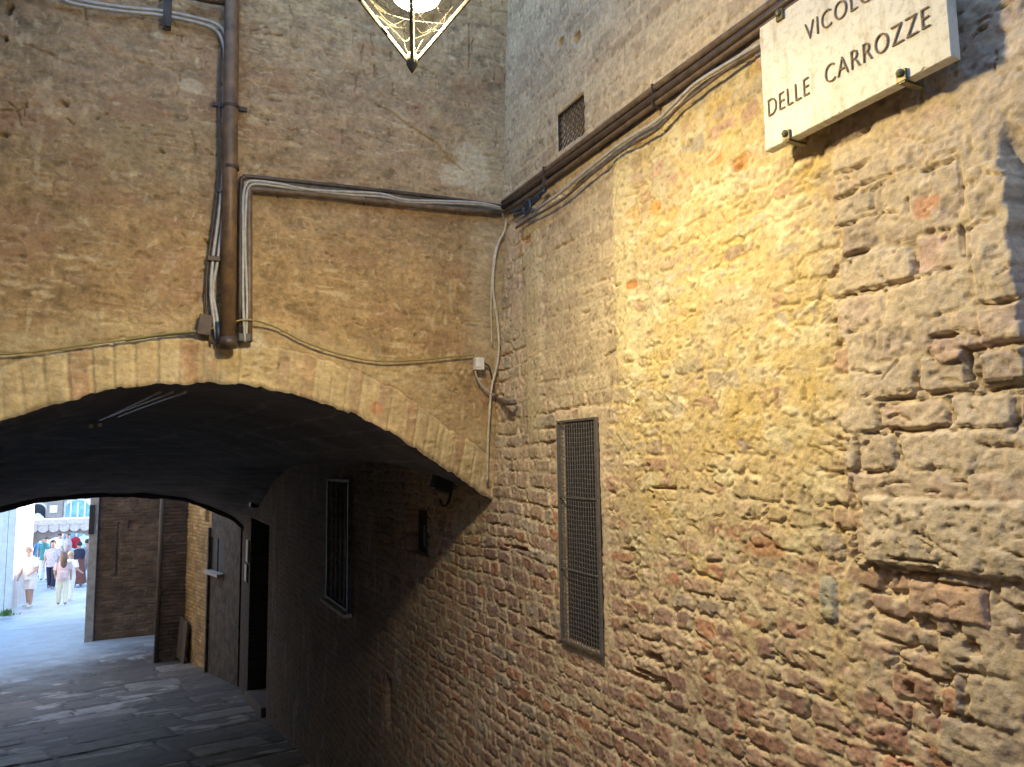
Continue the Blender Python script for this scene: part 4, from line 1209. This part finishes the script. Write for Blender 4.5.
def arched(px0, px1, pyt, pyb, mat, name, off=.02):
    xa, xb = fp(px0, pyt)[0], fp(px1, pyt)[0]; zt, zb = fp((px0+px1)/2, pyt)[1], fp((px0+px1)/2, pyb)[1]
    r = (xb-xa)/2; zs = max(zt-r, zb+.05); cx = (xa+xb)/2; n = 16
    P2 = [(xa, zb), (xb, zb)]+[(cx+r*math.cos(math.pi*k/n), zs+(zt-zs)*math.sin(math.pi*k/n)) for k in range(n+1)]
    vs = [(x, FYB-off, z) for x, z in P2]+[(x, FYB+.04, z) for x, z in P2]; m_ = len(P2)
    mb = MB(); mb.add(vs, [tuple(range(m_))]+[(i, (i+1) % m_, m_+(i+1) % m_, m_+i) for i in range(m_)])
    return mb.build(name, mat, fb_)


# arch mouldings and openings: frame first, then the opening set in front
w = arched(28, 48, 502, 523, M['white_stone'], 'window_surround', .06); o = arched(30, 46, 504, 523, M['interior'], 'window', .09)
a_ = fp(33, 514); b_ = fp(44, 523)
mb = MB(); mb.lathe([(.9, 0), (.95, .5), (.7, .95), (.25, 1.2), (.02, 1.25)], ((a_[0]+b_[0])/2, FYB-.6, b_[1]-.5), 14, sx=.55, sy=.4); mb.build('blind', M['white_stone'], fb_, smooth=True)
arched(63, 95, 496, 540, M['white_stone'], 'arch_surround', .06); arched(65, 91, 500, 540, M['cyan_glass'], 'arched_window', .10)
pa, pb = fp(48, 500), fp(62, 530)
mb = MB(); mb.box(((pa[0]+pb[0])/2, FYB-.25, (pa[1]+pb[1])/2), ((pb[0]-pa[0])/2, .3, (pa[1]-pb[1])/2+2)); mb.build('pier', M['taupe'], fb_, bevel=.05)
pa, pb = fp(51, 505), fp(58, 512)
mb = MB(); mb.box(((pa[0]+pb[0])/2, FYB-.58, (pa[1]+pb[1])/2), ((pb[0]-pa[0])/2, .06, (pa[1]-pb[1])/2)); mb.build('panel', M['white_stone'], fb_)
for px in (64, 70, 77, 84):
    pa, pb = fp(px, 502), fp(px+.8, 540); mb = MB(); mb.box(((pa[0]+pb[0])/2, FYB-.14, (pa[1]+pb[1])/2), (.05, .05, (pa[1]-pb[1])/2)); mb.build('glazing_bar', M['white_stone'], fb_)
mb = MB()
mb.add([(x0-.5, FYB-.7, zt), (x1+.5, FYB-.7, zt), (x1+.5, FYB+8.6, zt), (x0-.5, FYB+8.6, zt), (x0+1, FYB+4, zt+2.6), (x1-1, FYB+4, zt+2.6)],
       [(0, 1, 5, 4), (2, 3, 4, 5), (1, 2, 5), (3, 0, 4), (3, 2, 1, 0)]); mb.build('roof', M['roof'], fb_)
# flanking houses that close the square
for nm, c, h, mt, lab in (('town_house', (-21, 44, -1.4), (5, 14, 3.6), 'pale_wall', 'cream town house along the left side of the square'),
                          ('town_house', (14, 40, .8), (5, 17, 5.2), 'brick_brown', 'brown brick town house along the right side of the square')):
    e = thing(nm, (c[0], c[1], gz(c[1])), lab, 'house')
    mb = MB(); mb.box(c, h); mb.build('wall', M[mt], e)
    mb = MB(); X0_, X1_, Y0_, Y1_, Z_ = c[0]-h[0]-.4, c[0]+h[0]+.4, c[1]-h[1]-.4, c[1]+h[1]+.4, c[2]+h[2]
    mb.add([(X0_, Y0_, Z_), (X1_, Y0_, Z_), (X1_, Y1_, Z_), (X0_, Y1_, Z_), (c[0], Y0_+3, Z_+2), (c[0], Y1_-3, Z_+2)], [(0, 1, 4), (1, 2, 5, 4), (2, 3, 5), (3, 0, 4, 5), (3, 2, 1, 0)])
    mb.build('roof', M['roof'], e)
    for side in (-1, 1):
        for yy in np.arange(c[1]-h[1]+2, c[1]+h[1]-1, 3.2):
            for zz in (c[2]-3, c[2]+.2, c[2]+3.4):
                mb = MB(); mb.box((c[0]+side*(h[0]+.01), yy, zz), (.04, .55, .85)); w = mb.build('window', M['interior'], e)
            if side == (1 if c[0] > 0 else -1): break

# market stalls under canopies
M['canopy_blue'] = mat_plain('pale_blue_canvas', (.42, .6, .7), .8, scale=4, var=.1)
M['canopy_white'] = mat_plain('white_canvas', (.75, .75, .74), .8, scale=4, var=.06)
M['cloth_blue'] = mat_plain('blue_cloth', (.08, .2, .42), .8, scale=6, var=.2)
M['cloth_red'] = mat_plain('red_cloth', (.62, .03, .05), .8, scale=6, var=.15)
M['cloth_teal'] = mat_plain('teal_cloth', (.08, .28, .32), .8, scale=6, var=.2)
M['cloth_navy'] = mat_plain('navy_cloth', (.02, .025, .06), .8, scale=6, var=.2)
M['cloth_grey'] = mat_plain('grey_cloth', (.3, .3, .33), .8, scale=6, var=.2)
M['cloth_white'] = mat_plain('white_cloth', (.88, .87, .86), .85, scale=8, var=.06)
M['cloth_cream'] = mat_plain('cream_cloth', (.86, .81, .62), .85, scale=8, var=.06)
M['cloth_brown'] = mat_plain('brown_cloth', (.19, .075, .06), .85, scale=8, var=.15)
M['cloth_pink'] = mat_plain('pink_cloth', (.74, .55, .52), .85, scale=8, var=.1)
M['cloth_check'] = mat_plain('light_checked_cloth', (.6, .54, .56), .85, scale=26, var=.3)


def garment(mb, x, y, z, w, h):
    """a shirt on a hanger: body, sleeves, slightly padded"""
    mb.add([(x-w*.32, y-.03, z-h), (x+w*.32, y-.03, z-h), (x+w*.34, y-.05, z-.1*h), (x+w*.12, y-.03, z), (x-w*.12, y-.03, z), (x-w*.34, y-.05, z-.1*h),
            (x-w*.32, y+.03, z-h), (x+w*.32, y+.03, z-h), (x+w*.34, y+.05, z-.1*h), (x+w*.12, y+.03, z), (x-w*.12, y+.03, z), (x-w*.34, y+.05, z-.1*h)],
           [(0, 1, 2, 3, 4, 5), (11, 10, 9, 8, 7, 6), (0, 6, 7, 1), (1, 7, 8, 2), (2, 8, 9, 3), (3, 9, 10, 4), (4, 10, 11, 5), (5, 11, 6, 0)])
    for s in (-1, 1): mb.tube([(x+s*w*.3, y, z-.12*h), (x+s*w*.5, y, z-.42*h)], [.06, .05], 6)


def stall(px, py, Y, w, canopy, label, cloths):
    g = gz(Y); c = at(px, py, 1, Y); s = thing('market_stall', (c.x, Y, g), label, 'stall', 'market stalls in the square')
    mb = MB(); zt = c.z
    mb.add([(c.x-w, Y-1.2, zt-.55), (c.x+w, Y-1.2, zt-.55), (c.x+w, Y+1.2, zt-.55), (c.x-w, Y+1.2, zt-.55), (c.x, Y, zt),
            (c.x-w, Y-1.2, zt-.8), (c.x+w, Y-1.2, zt-.8), (c.x+w, Y+1.2, zt-.8), (c.x-w, Y+1.2, zt-.8)],
           [(0, 1, 4), (1, 2, 4), (2, 3, 4), (3, 0, 4), (5, 6, 1, 0), (6, 7, 2, 1), (7, 8, 3, 2), (8, 5, 0, 3)])
    mb.build('canopy', canopy, s)
    for sx in (-1, 1):
        for sy in (-1, 1):
            mb = MB(); mb.tube([(c.x+sx*(w-.06), Y+sy*1.1, g), (c.x+sx*(w-.06), Y+sy*1.1, zt-.5)], .03, 8); mb.build('post', M['grey_metal'], s)
    mb = MB(); mb.box((c.x, Y-.4, g+.42), (w-.15, .5, .42)); mb.build('counter', cloths[0], s, bevel=.03)
    mb = MB(); mb.tube([(c.x-w+.06, Y-1.05, zt-.75), (c.x+w-.06, Y-1.05, zt-.75)], .018, 6); mb.build('rail', M['grey_metal'], s)
    n = len(cloths)
    for i, m_ in enumerate(cloths):
        mb = MB(); garment(mb, c.x-w+.3+(2*w-.6)*i/max(1, n-1), Y-1.05, zt-.8, .5, .62); mb.build('hanging_shirt', m_, s)


stall(56, 537, 41, 1.15, M['canopy_blue'], 'market stall under a pale blue canopy seen through the gate arch', [M['cloth_blue'], M['canopy_white'], M['cloth_teal'], M['canopy_blue']])
stall(34, 544, 40, .9, M['canopy_white'], 'market stall under a white canopy at the left side of the gate arch', [M['canopy_white'], M['cloth_blue'], M['canopy_blue']])
stall(84, 535, 44, 1.2, M['canopy_white'], 'market stall under a white canopy at the right side of the gate arch', [M['canopy_blue'], M['cloth_grey'], M['canopy_white'], M['cloth_blue']])
c = at(75.5, 540.5, 1, 38.5)
mb = MB(); mb.lathe([(.02, -.34), (.16, -.28), (.23, -.16), (.25, -.03), (.2, .1), (.1, .17), (.02, .19)], (c.x, 38.5, c.z-.02), 12, sx=.85, sy=.6)
rb = thing('red_balloon', (c.x, 38.5, gz(38.5)), 'round red balloon on a stick above the brown-dressed person', 'balloon')
mb.build('balloon', M['cloth_red'], rb, smooth=True)
mb = MB(); mb.tube([(c.x, 38.5, gz(38.5)), (c.x, 38.5, c.z-.42)], .012, 6); mb.build('stick', M['grey_metal'], rb)

# ------------------------------------------------------------------ people
M['skin'] = mat_plain('skin', (.58, .36, .27), .6, scale=10, var=.08)
M['hair_brown'] = mat_plain('brown_hair', (.16, .09, .055), .6, scale=30, var=.3)
M['hair_dark'] = mat_plain('dark_hair', (.025, .02, .02), .6, scale=30, var=.3)
M['hair_pale'] = mat_plain('blond_hair', (.5, .4, .26), .6, scale=30, var=.2)
M['hair_grey'] = mat_plain('grey_hair', (.3, .24, .23), .6, scale=30, var=.2)


def skin_body(H, armL, armR, step, lean):
    """one continuous figure, height H, looking along +Y; arms given as elbow and hand offsets"""
    k = H/1.75
    J = {'pel': (0, 0, .95), 'ch': (0, lean*.6, 1.25), 'nk': (0, lean, 1.47), 'hd0': (0, lean+.02, 1.56), 'hd1': (0, lean+.03, 1.66), 'hd2': (0, lean+.02, 1.735),
         'sl': (-.175, lean*.9, 1.40), 'sr': (.175, lean*.9, 1.40), 'hl': (-.09, 0, .90), 'hr': (.09, 0, .90),
         'kl': (-.10, step*.5+.02, .50), 'kr': (.10, -step*.5+.02, .50), 'al': (-.10, step, .09), 'ar': (.10, -step, .09), 'tl': (-.11, step+.15, .035), 'tr': (.11, -step+.15, .035),
         'el': armL[0], 'wl': armL[1], 'er': armR[0], 'wr': armR[1]}
    for s, e, w in (('l', 'el', 'wl'), ('r', 'er', 'wr')):
        d = Vector(J[w])-Vector(J[e]); J['f'+s] = tuple(Vector(J[w])+d.normalized()*.12)
    Rr = {'pel': .135, 'ch': .145, 'nk': .058, 'hd0': .072, 'hd1': .095, 'hd2': .06, 'sl': .066, 'sr': .066, 'hl': .092, 'hr': .092, 'kl': .058, 'kr': .058, 'al': .04, 'ar': .04, 'tl': .034, 'tr': .034,
          'el': .044, 'er': .044, 'wl': .03, 'wr': .03, 'fl': .026, 'fr': .026}
    E_ = [('pel', 'ch'), ('ch', 'nk'), ('nk', 'hd0'), ('hd0', 'hd1'), ('hd1', 'hd2'), ('ch', 'sl'), ('ch', 'sr'), ('sl', 'el'), ('el', 'wl'), ('wl', 'fl'), ('sr', 'er'), ('er', 'wr'), ('wr', 'fr'),
          ('pel', 'hl'), ('pel', 'hr'), ('hl', 'kl'), ('hr', 'kr'), ('kl', 'al'), ('kr', 'ar'), ('al', 'tl'), ('ar', 'tr')]
    names = list(J); idx = {n_: i for i, n_ in enumerate(names)}
    me = bpy.data.meshes.new('body'); me.from_pydata([tuple(Vector(J[n_])*k) for n_ in names], [(idx[a], idx[b]) for a, b in E_], [])
    o = bpy.data.objects.new('body', me); COL.objects.link(o)
    o.modifiers.new('s', 'SKIN'); sv = me.skin_vertices[0].data
    for n_, i in idx.items(): sv[i].radius = (Rr[n_]*k, Rr[n_]*k); sv[i].use_root = (n_ == 'pel')
    sd = o.modifiers.new('d', 'SUBSURF'); sd.levels = 2; sd.render_levels = 2
    bpy.context.view_layer.update()
    m2 = bpy.data.meshes.new_from_object(o.evaluated_get(bpy.context.evaluated_depsgraph_get()))
    bpy.data.objects.remove(o)
    m2.polygons.foreach_set('use_smooth', [True]*len(m2.polygons)); m2.materials.clear(); m2.materials.append(M['skin'])
    b = bpy.data.objects.new('body', m2); COL.objects.link(b)
    # face: nose and eye sockets are far below a pixel here; nose and ears all the same
    return b, {n_: Vector(J[n_])*k for n_ in J}, k


def loft(mb, rings, n=18):
    vs = []; fs = []
    for (x, y, z, rx, ry) in rings:
        for i in range(n):
            a = 2*math.pi*i/n; f_ = 1+.03*math.sin(5*a+z*9); vs.append((x+rx*f_*math.cos(a), y+ry*f_*math.sin(a), z))
    for j in range(len(rings)-1):
        for i in range(n):
            a = j*n+i; b = j*n+(i+1) % n; fs.append((a, b, b+n, a+n))
    mb.add(vs, fs)


REST_L = ((-.24, -.02, 1.12), (-.25, .10, .88)); REST_R = ((.24, -.02, 1.12), (.25, .10, .88))


def person(px, py, Y, H, rz, label, top, bottom, style, hair, longhair=False, step=.08, lean=.0, armL=REST_L, armR=REST_R, bag=None):
    c = at(px, py, 1, Y)
    t = thing('person', (c.x, Y, gz(Y)-.012), label, 'person', None, rz)
    b, J, k = skin_body(H, armL, armR, step, lean); b.parent = t
    ln = lean*k

    def put(mb, name, mat): return mb.build(name, mat, t, smooth=True, keep=False)
    if style == 'dress':
        mb = MB(); loft(mb, [(0, 0, .12*k, .33*k, .30*k), (0, 0, .55*k, .26*k, .24*k), (0, 0, .92*k, .20*k, .18*k), (0, ln*.4, 1.08*k, .17*k, .155*k), (0, ln*.7, 1.28*k, .205*k, .165*k), (0, ln, 1.42*k, .19*k, .12*k), (0, ln, 1.48*k, .08*k, .08*k)]); put(mb, 'dress', bottom)
        if top is not None:
            mb = MB(); loft(mb, [(0, ln*.5, 1.12*k, .2*k, .19*k), (0, ln*.8, 1.3*k, .235*k, .19*k), (0, ln, 1.43*k, .215*k, .14*k), (0, ln, 1.5*k, .09*k, .09*k)]); put(mb, 'shawl', top)
    else:
        mb = MB(); loft(mb, [(0, 0, .80*k, .195*k, .175*k), (0, ln*.3, 1.0*k, .185*k, .165*k), (0, ln*.7, 1.25*k, .21*k, .175*k), (0, ln*.95, 1.41*k, .205*k, .12*k), (0, ln, 1.475*k, .085*k, .08*k)])
        for s in 'lr':
            sh, el = J['s'+s], J['e'+s]; mb.tube([sh.lerp(el, -.1), sh.lerp(el, .4), sh.lerp(el, .8)], [.075*k, .08*k, .075*k], 12, cap=False)
        put(mb, 'shirt', top)
        mb = MB(); loft(mb, [(0, 0, .82*k, .185*k, .165*k), (0, 0, .98*k, .175*k, .155*k)])
        end = .92 if style == 'trousers' else .35
        for s in 'lr':
            h, kn, an = J['h'+s], J['k'+s], J['a'+s]
            if style == 'trousers': mb.tube([h+Vector((0, 0, .03)), h.lerp(kn, .5), kn, kn.lerp(an, .5), kn.lerp(an, 1.05)], [.112*k, .105*k, .085*k, .078*k, .075*k], 14, cap=False)
            else: mb.tube([h+Vector((0, 0, .03)), h.lerp(kn, .5), h.lerp(kn, .95)], [.115*k, .118*k, .115*k], 14, cap=False)
        put(mb, 'trousers' if style == 'trousers' else 'shorts', bottom)
    # shoes
    for s in 'lr':
        a, tt = J['a'+s], J['t'+s]; mb = MB(); mb.tube([a+Vector((0, -.05, -.045))*k, a+Vector((0, .05, -.04))*k, tt+Vector((0, .02, .005))*k], [.045*k, .05*k, .035*k], 10); put(mb, 'shoe', M['cloth_white'] if top is M['cloth_white'] else M['cloth_grey'])
    # hair as a cap over the skull, longer at the back where needed
    hd = J['hd1']; mb = MB(); n = 16; vs = []; fs = []; rows = 7
    for j in range(rows+1):
        ph = j/rows*math.pi*.62
        for i in range(n):
            a = 2*math.pi*i/n; dirv = Vector((math.sin(ph)*math.cos(a), math.sin(ph)*math.sin(a), math.cos(ph)))
            f_ = .115*k if dirv.y < .35 else .1*k
            z = dirv.z if not (dirv.y > .25 and dirv.z < .35) else max(dirv.z, .35)
            vs.append(hd+Vector((dirv.x*f_*.92, dirv.y*f_*1.05-.012*k, z*f_*1.0+.01*k)))
    for j in range(rows):
        for i in range(n):
            a = j*n+i; b_ = j*n+(i+1) % n; fs.append((a, b_, b_+n, a+n))
    mb.add(vs, fs)
    if longhair:
        mb.tube([hd+Vector((0, -.07, .03))*k, hd+Vector((0, -.12, -.12))*k, hd+Vector((0, -.15, -.3))*k, hd+Vector((0, -.16, -.42))*k], [.08*k, .105*k, .10*k, .05*k], 12)
    put(mb, 'hair', hair)
    mb = MB(); mb.tube([hd+Vector((0, .085, .02))*k, hd+Vector((0, .118, -.015))*k, hd+Vector((0, .09, -.03))*k], [.008*k, .016*k, .008*k], 6); nm = mb.build('nose', M['skin'], b, smooth=True, keep=False)
    for s in (-1, 1):
        mb = MB(); mb.lathe([(.004, -.03), (.018, -.015), (.02, .01), (.008, .03)], (hd.x+s*.093*k, hd.y, hd.z-.005), 8, sx=.5); mb.build('ear', M['skin'], b, smooth=True, keep=False)
    if bag is not None:
        mb = MB(); mb.box((0, -.22*k, 1.02*k), (.13*k, .07*k, .13*k)); mb.build('back_bag', bag, t, bevel=.04*k, keep=False)
    return t


person(29, 606, 26.5, 1.74, rad(150), 'tall person in white shirt and white shorts looking down to the side', M['cloth_white'], M['cloth_white'], 'shorts', M['hair_grey'], lean=.10,
       armL=((-.25, .05, 1.13), (-.2, .28, 1.0)), armR=((.25, .0, 1.12), (.27, .12, .88)))
person(61.5, 604, 26.4, 1.52, rad(8), 'person with long brown hair, bare pink back and white trousers', M['cloth_pink'], M['cloth_cream'], 'trousers', M['hair_brown'], longhair=True,
       armL=((-.25, -.02, 1.12), (-.22, .1, .95)), bag=M['cloth_pink'])
person(68.5, 600, 27.2, 1.5, rad(-20), 'fair person all in white walking beside the long-haired one', M['cloth_white'], M['cloth_white'], 'trousers', M['hair_pale'], step=.12,
       armR=((.27, -.05, 1.12), (.34, .1, 1.0)))
person(51, 588, 31.3, 1.66, rad(170), 'dark-haired person in checked shirt and dark navy trousers by the gate', M['cloth_check'], M['cloth_navy'], 'trousers', M['hair_dark'], step=.16)
person(77.5, 586, 31.4, 1.55, rad(20), 'person in a long brown dress with a dark navy shawl', M['cloth_navy'], M['cloth_brown'], 'dress', M['hair_dark'])
person(86, 584, 31.9, 1.6, rad(30), 'dark-haired person in grey beside the brown dress', M['cloth_grey'], M['cloth_grey'], 'trousers', M['hair_dark'])
person(43.5, 586, 34.5, 1.72, rad(0), 'person in teal top and pale trousers behind the tall white-clad one', M['cloth_teal'], M['cloth_white'], 'trousers', M['hair_dark'])

person(36.5, 582, 36.0, 1.66, rad(40), 'person in blue top and white trousers at the left inside the gate arch', M['cloth_blue'], M['cloth_white'], 'trousers', M['hair_brown'])
person(58, 580, 37.5, 1.68, rad(-60), 'person in white top and blue trousers behind the long-haired one', M['cloth_white'], M['cloth_blue'], 'trousers', M['hair_dark'])
person(66, 580, 38.2, 1.64, rad(100), 'person in a pale pink top standing at the blue stall', M['cloth_pink'], M['cloth_grey'], 'trousers', M['hair_brown'])

# ------------------------------------------------------------------ lantern
LY = 1.5
tip = at(412, 66, 1, LY)
lamp = thing('hanging_lantern', tip, 'lit pointed wall lantern with cobwebs between its bars', 'lantern')
tp = Vector(tip)
zR = tp.z+.42; hd_ = .323                               # rim height and half diagonal
fwd = Vector((FW.x, FW.y, 0)).normalized(); a0 = math.atan2(-fwd.y, -fwd.x)
cor = [tp+Vector((hd_*math.cos(a0+k*math.pi/2+.12), hd_*math.sin(a0+k*math.pi/2+.12), .42)) for k in range(4)]
M['lantern_iron'] = mat_plain('dusty_lantern_iron', (.07, .058, .042), .7, .0, scale=40, col2=(.13, .105, .065))
for c in cor:
    mb = MB(); mb.tube([tp+Vector((0, 0, .0)), c], [.0045, .005], 6); mb.build('corner_bar', M['lantern_iron'], lamp)
mb = MB()
for k in range(4): mb.tube([cor[k], cor[(k+1) % 4]], .010, 6)
mb.build('rim', M['lantern_iron'], lamp)
mb = MB(); mb.lathe([(.0015, -.016), (.008, -.006), (.013, .004), (.014, .02), (.008, .03)], tp, 10); mb.build('finial', M['lantern_iron'], lamp, smooth=True)
apx = tp+Vector((0, 0, .68)); mb = MB(); ex = [tp+(c-tp)*1.03 for c in cor]
for e in ex: e.z = zR-.004
mb.add(ex+[apx], [(0, 1, 4), (1, 2, 4), (2, 3, 4), (3, 0, 4)]); mb.build('roof', M['lantern_iron'], lamp)
mt, nt, b = new_mat('old_lantern_glass'); N = nt.nodes; L = nt.links
tr = N.new('ShaderNodeBsdfTransparent'); gl = N.new('ShaderNodeBsdfGlossy'); gl.inputs['Roughness'].default_value = .55; tr.inputs['Color'].default_value = (.95, .93, .86, 1)
mx = N.new('ShaderNodeMixShader'); mx.inputs[0].default_value = .0003
L.new(tr.outputs[0], mx.inputs[1]); L.new(gl.outputs[0], mx.inputs[2]); L.new(mx.outputs[0], N['Material Output'].inputs['Surface'])
M['lantern_glass'] = mt
for k in range(4):
    mb = MB(); a, c = cor[k], cor[(k+1) % 4]; base = tp+Vector((0, 0, .02)); mb.add([base, a.lerp(base, .03), c.lerp(base, .03)], [(0, 1, 2)]); mb.build('pane', M['lantern_glass'], lamp)
mt, nt, b = new_mat('lit_bulb'); b.inputs['Emission Color'].default_value = (1, .80, .48, 1); b.inputs['Emission Strength'].default_value = 85.0; b.inputs['Base Color'].default_value = (.9, .85, .7, 1)
M['bulb'] = mt
EM = at(420, 8, 1, LY); EM.x = tp.x+.02
mb = MB(); mb.lathe([(.003, -.0), (.03, .006), (.052, .022), (.062, .045), (.06, .07)], (tp.x+.01, LY, EM.z), 20); mb.build('bulb', M['bulb'], lamp, smooth=True)
mb = MB(); mb.lathe([(.064, .07), (.064, .12), (.03, .2), (.03, .3)], (tp.x+.01, LY, EM.z), 16); mb.build('socket', M['lantern_iron'], lamp, smooth=True)
# cobwebs
mb = MB(); rg = random.Random(5)


def onface(k, s, h):
    """point on pane k: s along, h up (0 tip .. 1 rim)"""
    return tp.lerp(cor[k], h).lerp(tp.lerp(cor[(k+1) % 4], h), s)


for k in range(4):
    for i in range(14):
        h0 = rg.uniform(.12, .8); h1 = min(.95, max(.05, h0+rg.uniform(-.25, .25))); s0, s1 = rg.uniform(0, 1), rg.uniform(0, 1)
        p, q = onface(k, s0, h0), onface(k, s1, h1); mid = p.lerp(q, .5)+Vector((rg.uniform(-.006, .006), rg.uniform(-.006, .006), -rg.uniform(.0, .018)))
        mb.tube(curve_pts([p, mid, q], 4), rg.choice([.0004, .0006, .0009]), 4)
    for i in range(5):
        h0 = rg.uniform(.1, .9); p = onface(k, 0, h0); q = onface((k+2) % 4, rg.random(), min(.95, h0+rg.uniform(-.1, .25))); mid = p.lerp(q, .5)-Vector((0, 0, rg.uniform(0, .03)))
        mb.tube(curve_pts([p, mid, q], 4), .0007, 4)
    # dust clinging along the bars
    pts = [tp.lerp(cor[k], h)+Vector((rg.uniform(-.004, .004), rg.uniform(-.004, .004), 0)) for h in np.linspace(.05, .95, 22)]
    mb.tube(pts, [rg.uniform(.0008, .003) for _ in pts], 5)
mb.build('cobweb', M['web'], lamp)
# arm to the wall
mb = MB(); mb.tube(curve_pts([apx-Vector((0, 0, .02)), apx+Vector((0, 0, .15)), apx+Vector((.2, 0, .32)), Vector((XW-.03, LY, apx.z+.2))], 6), .014, 10); mb.build('arm', M['lantern_iron'], lamp, smooth=True)
# its light
ld = bpy.data.lights.new('lantern_light', 'AREA'); ld.shape = 'DISK'; ld.size = .10; ld.energy = 6.0; ld.color = (1, .84, .48)
lo = bpy.data.objects.new('lantern_light', ld); COL.objects.link(lo); lo.location = (tp.x+.01, LY, EM.z-.006)

# ------------------------------------------------------------------ sky, sun, view
w = bpy.data.worlds.new('World'); SC.world = w; w.use_nodes = True
nt = w.node_tree; bg = nt.nodes['Background']; sky = nt.nodes.new('ShaderNodeTexSky'); sky.sky_type = 'NISHITA'; sky.sun_disc = False
sd = Vector((-.80, -.30, -.50)).normalized()            # way the sunlight travels
el = math.asin(-sd.z); sky.sun_elevation = el; sky.sun_rotation = math.atan2(-sd.x, -sd.y)
nt.links.new(sky.outputs[0], bg.inputs['Color']); bg.inputs['Strength'].default_value = .15; sky.ozone_density = 1.6; sky.dust_density = .3
sl = bpy.data.lights.new('sun', 'SUN'); sl.energy = 3; sl.angle = rad(.5); sl.color = (1, .96, .9)
so = bpy.data.objects.new('sun', sl); COL.objects.link(so); so.rotation_euler = sd.to_track_quat('-Z', 'Y').to_euler(); so.location = (0, 0, 20)
vs_ = SC.view_settings; vs_.view_transform = 'Standard'; vs_.look = 'None'; vs_.gamma = 1; vs_.exposure = 2.5
SC.cycles.max_bounces = 10; SC.cycles.diffuse_bounces = 6; SC.cycles.transparent_max_bounces = 12
SC.cycles.use_denoising = True; SC.cycles.sample_clamp_indirect = 6
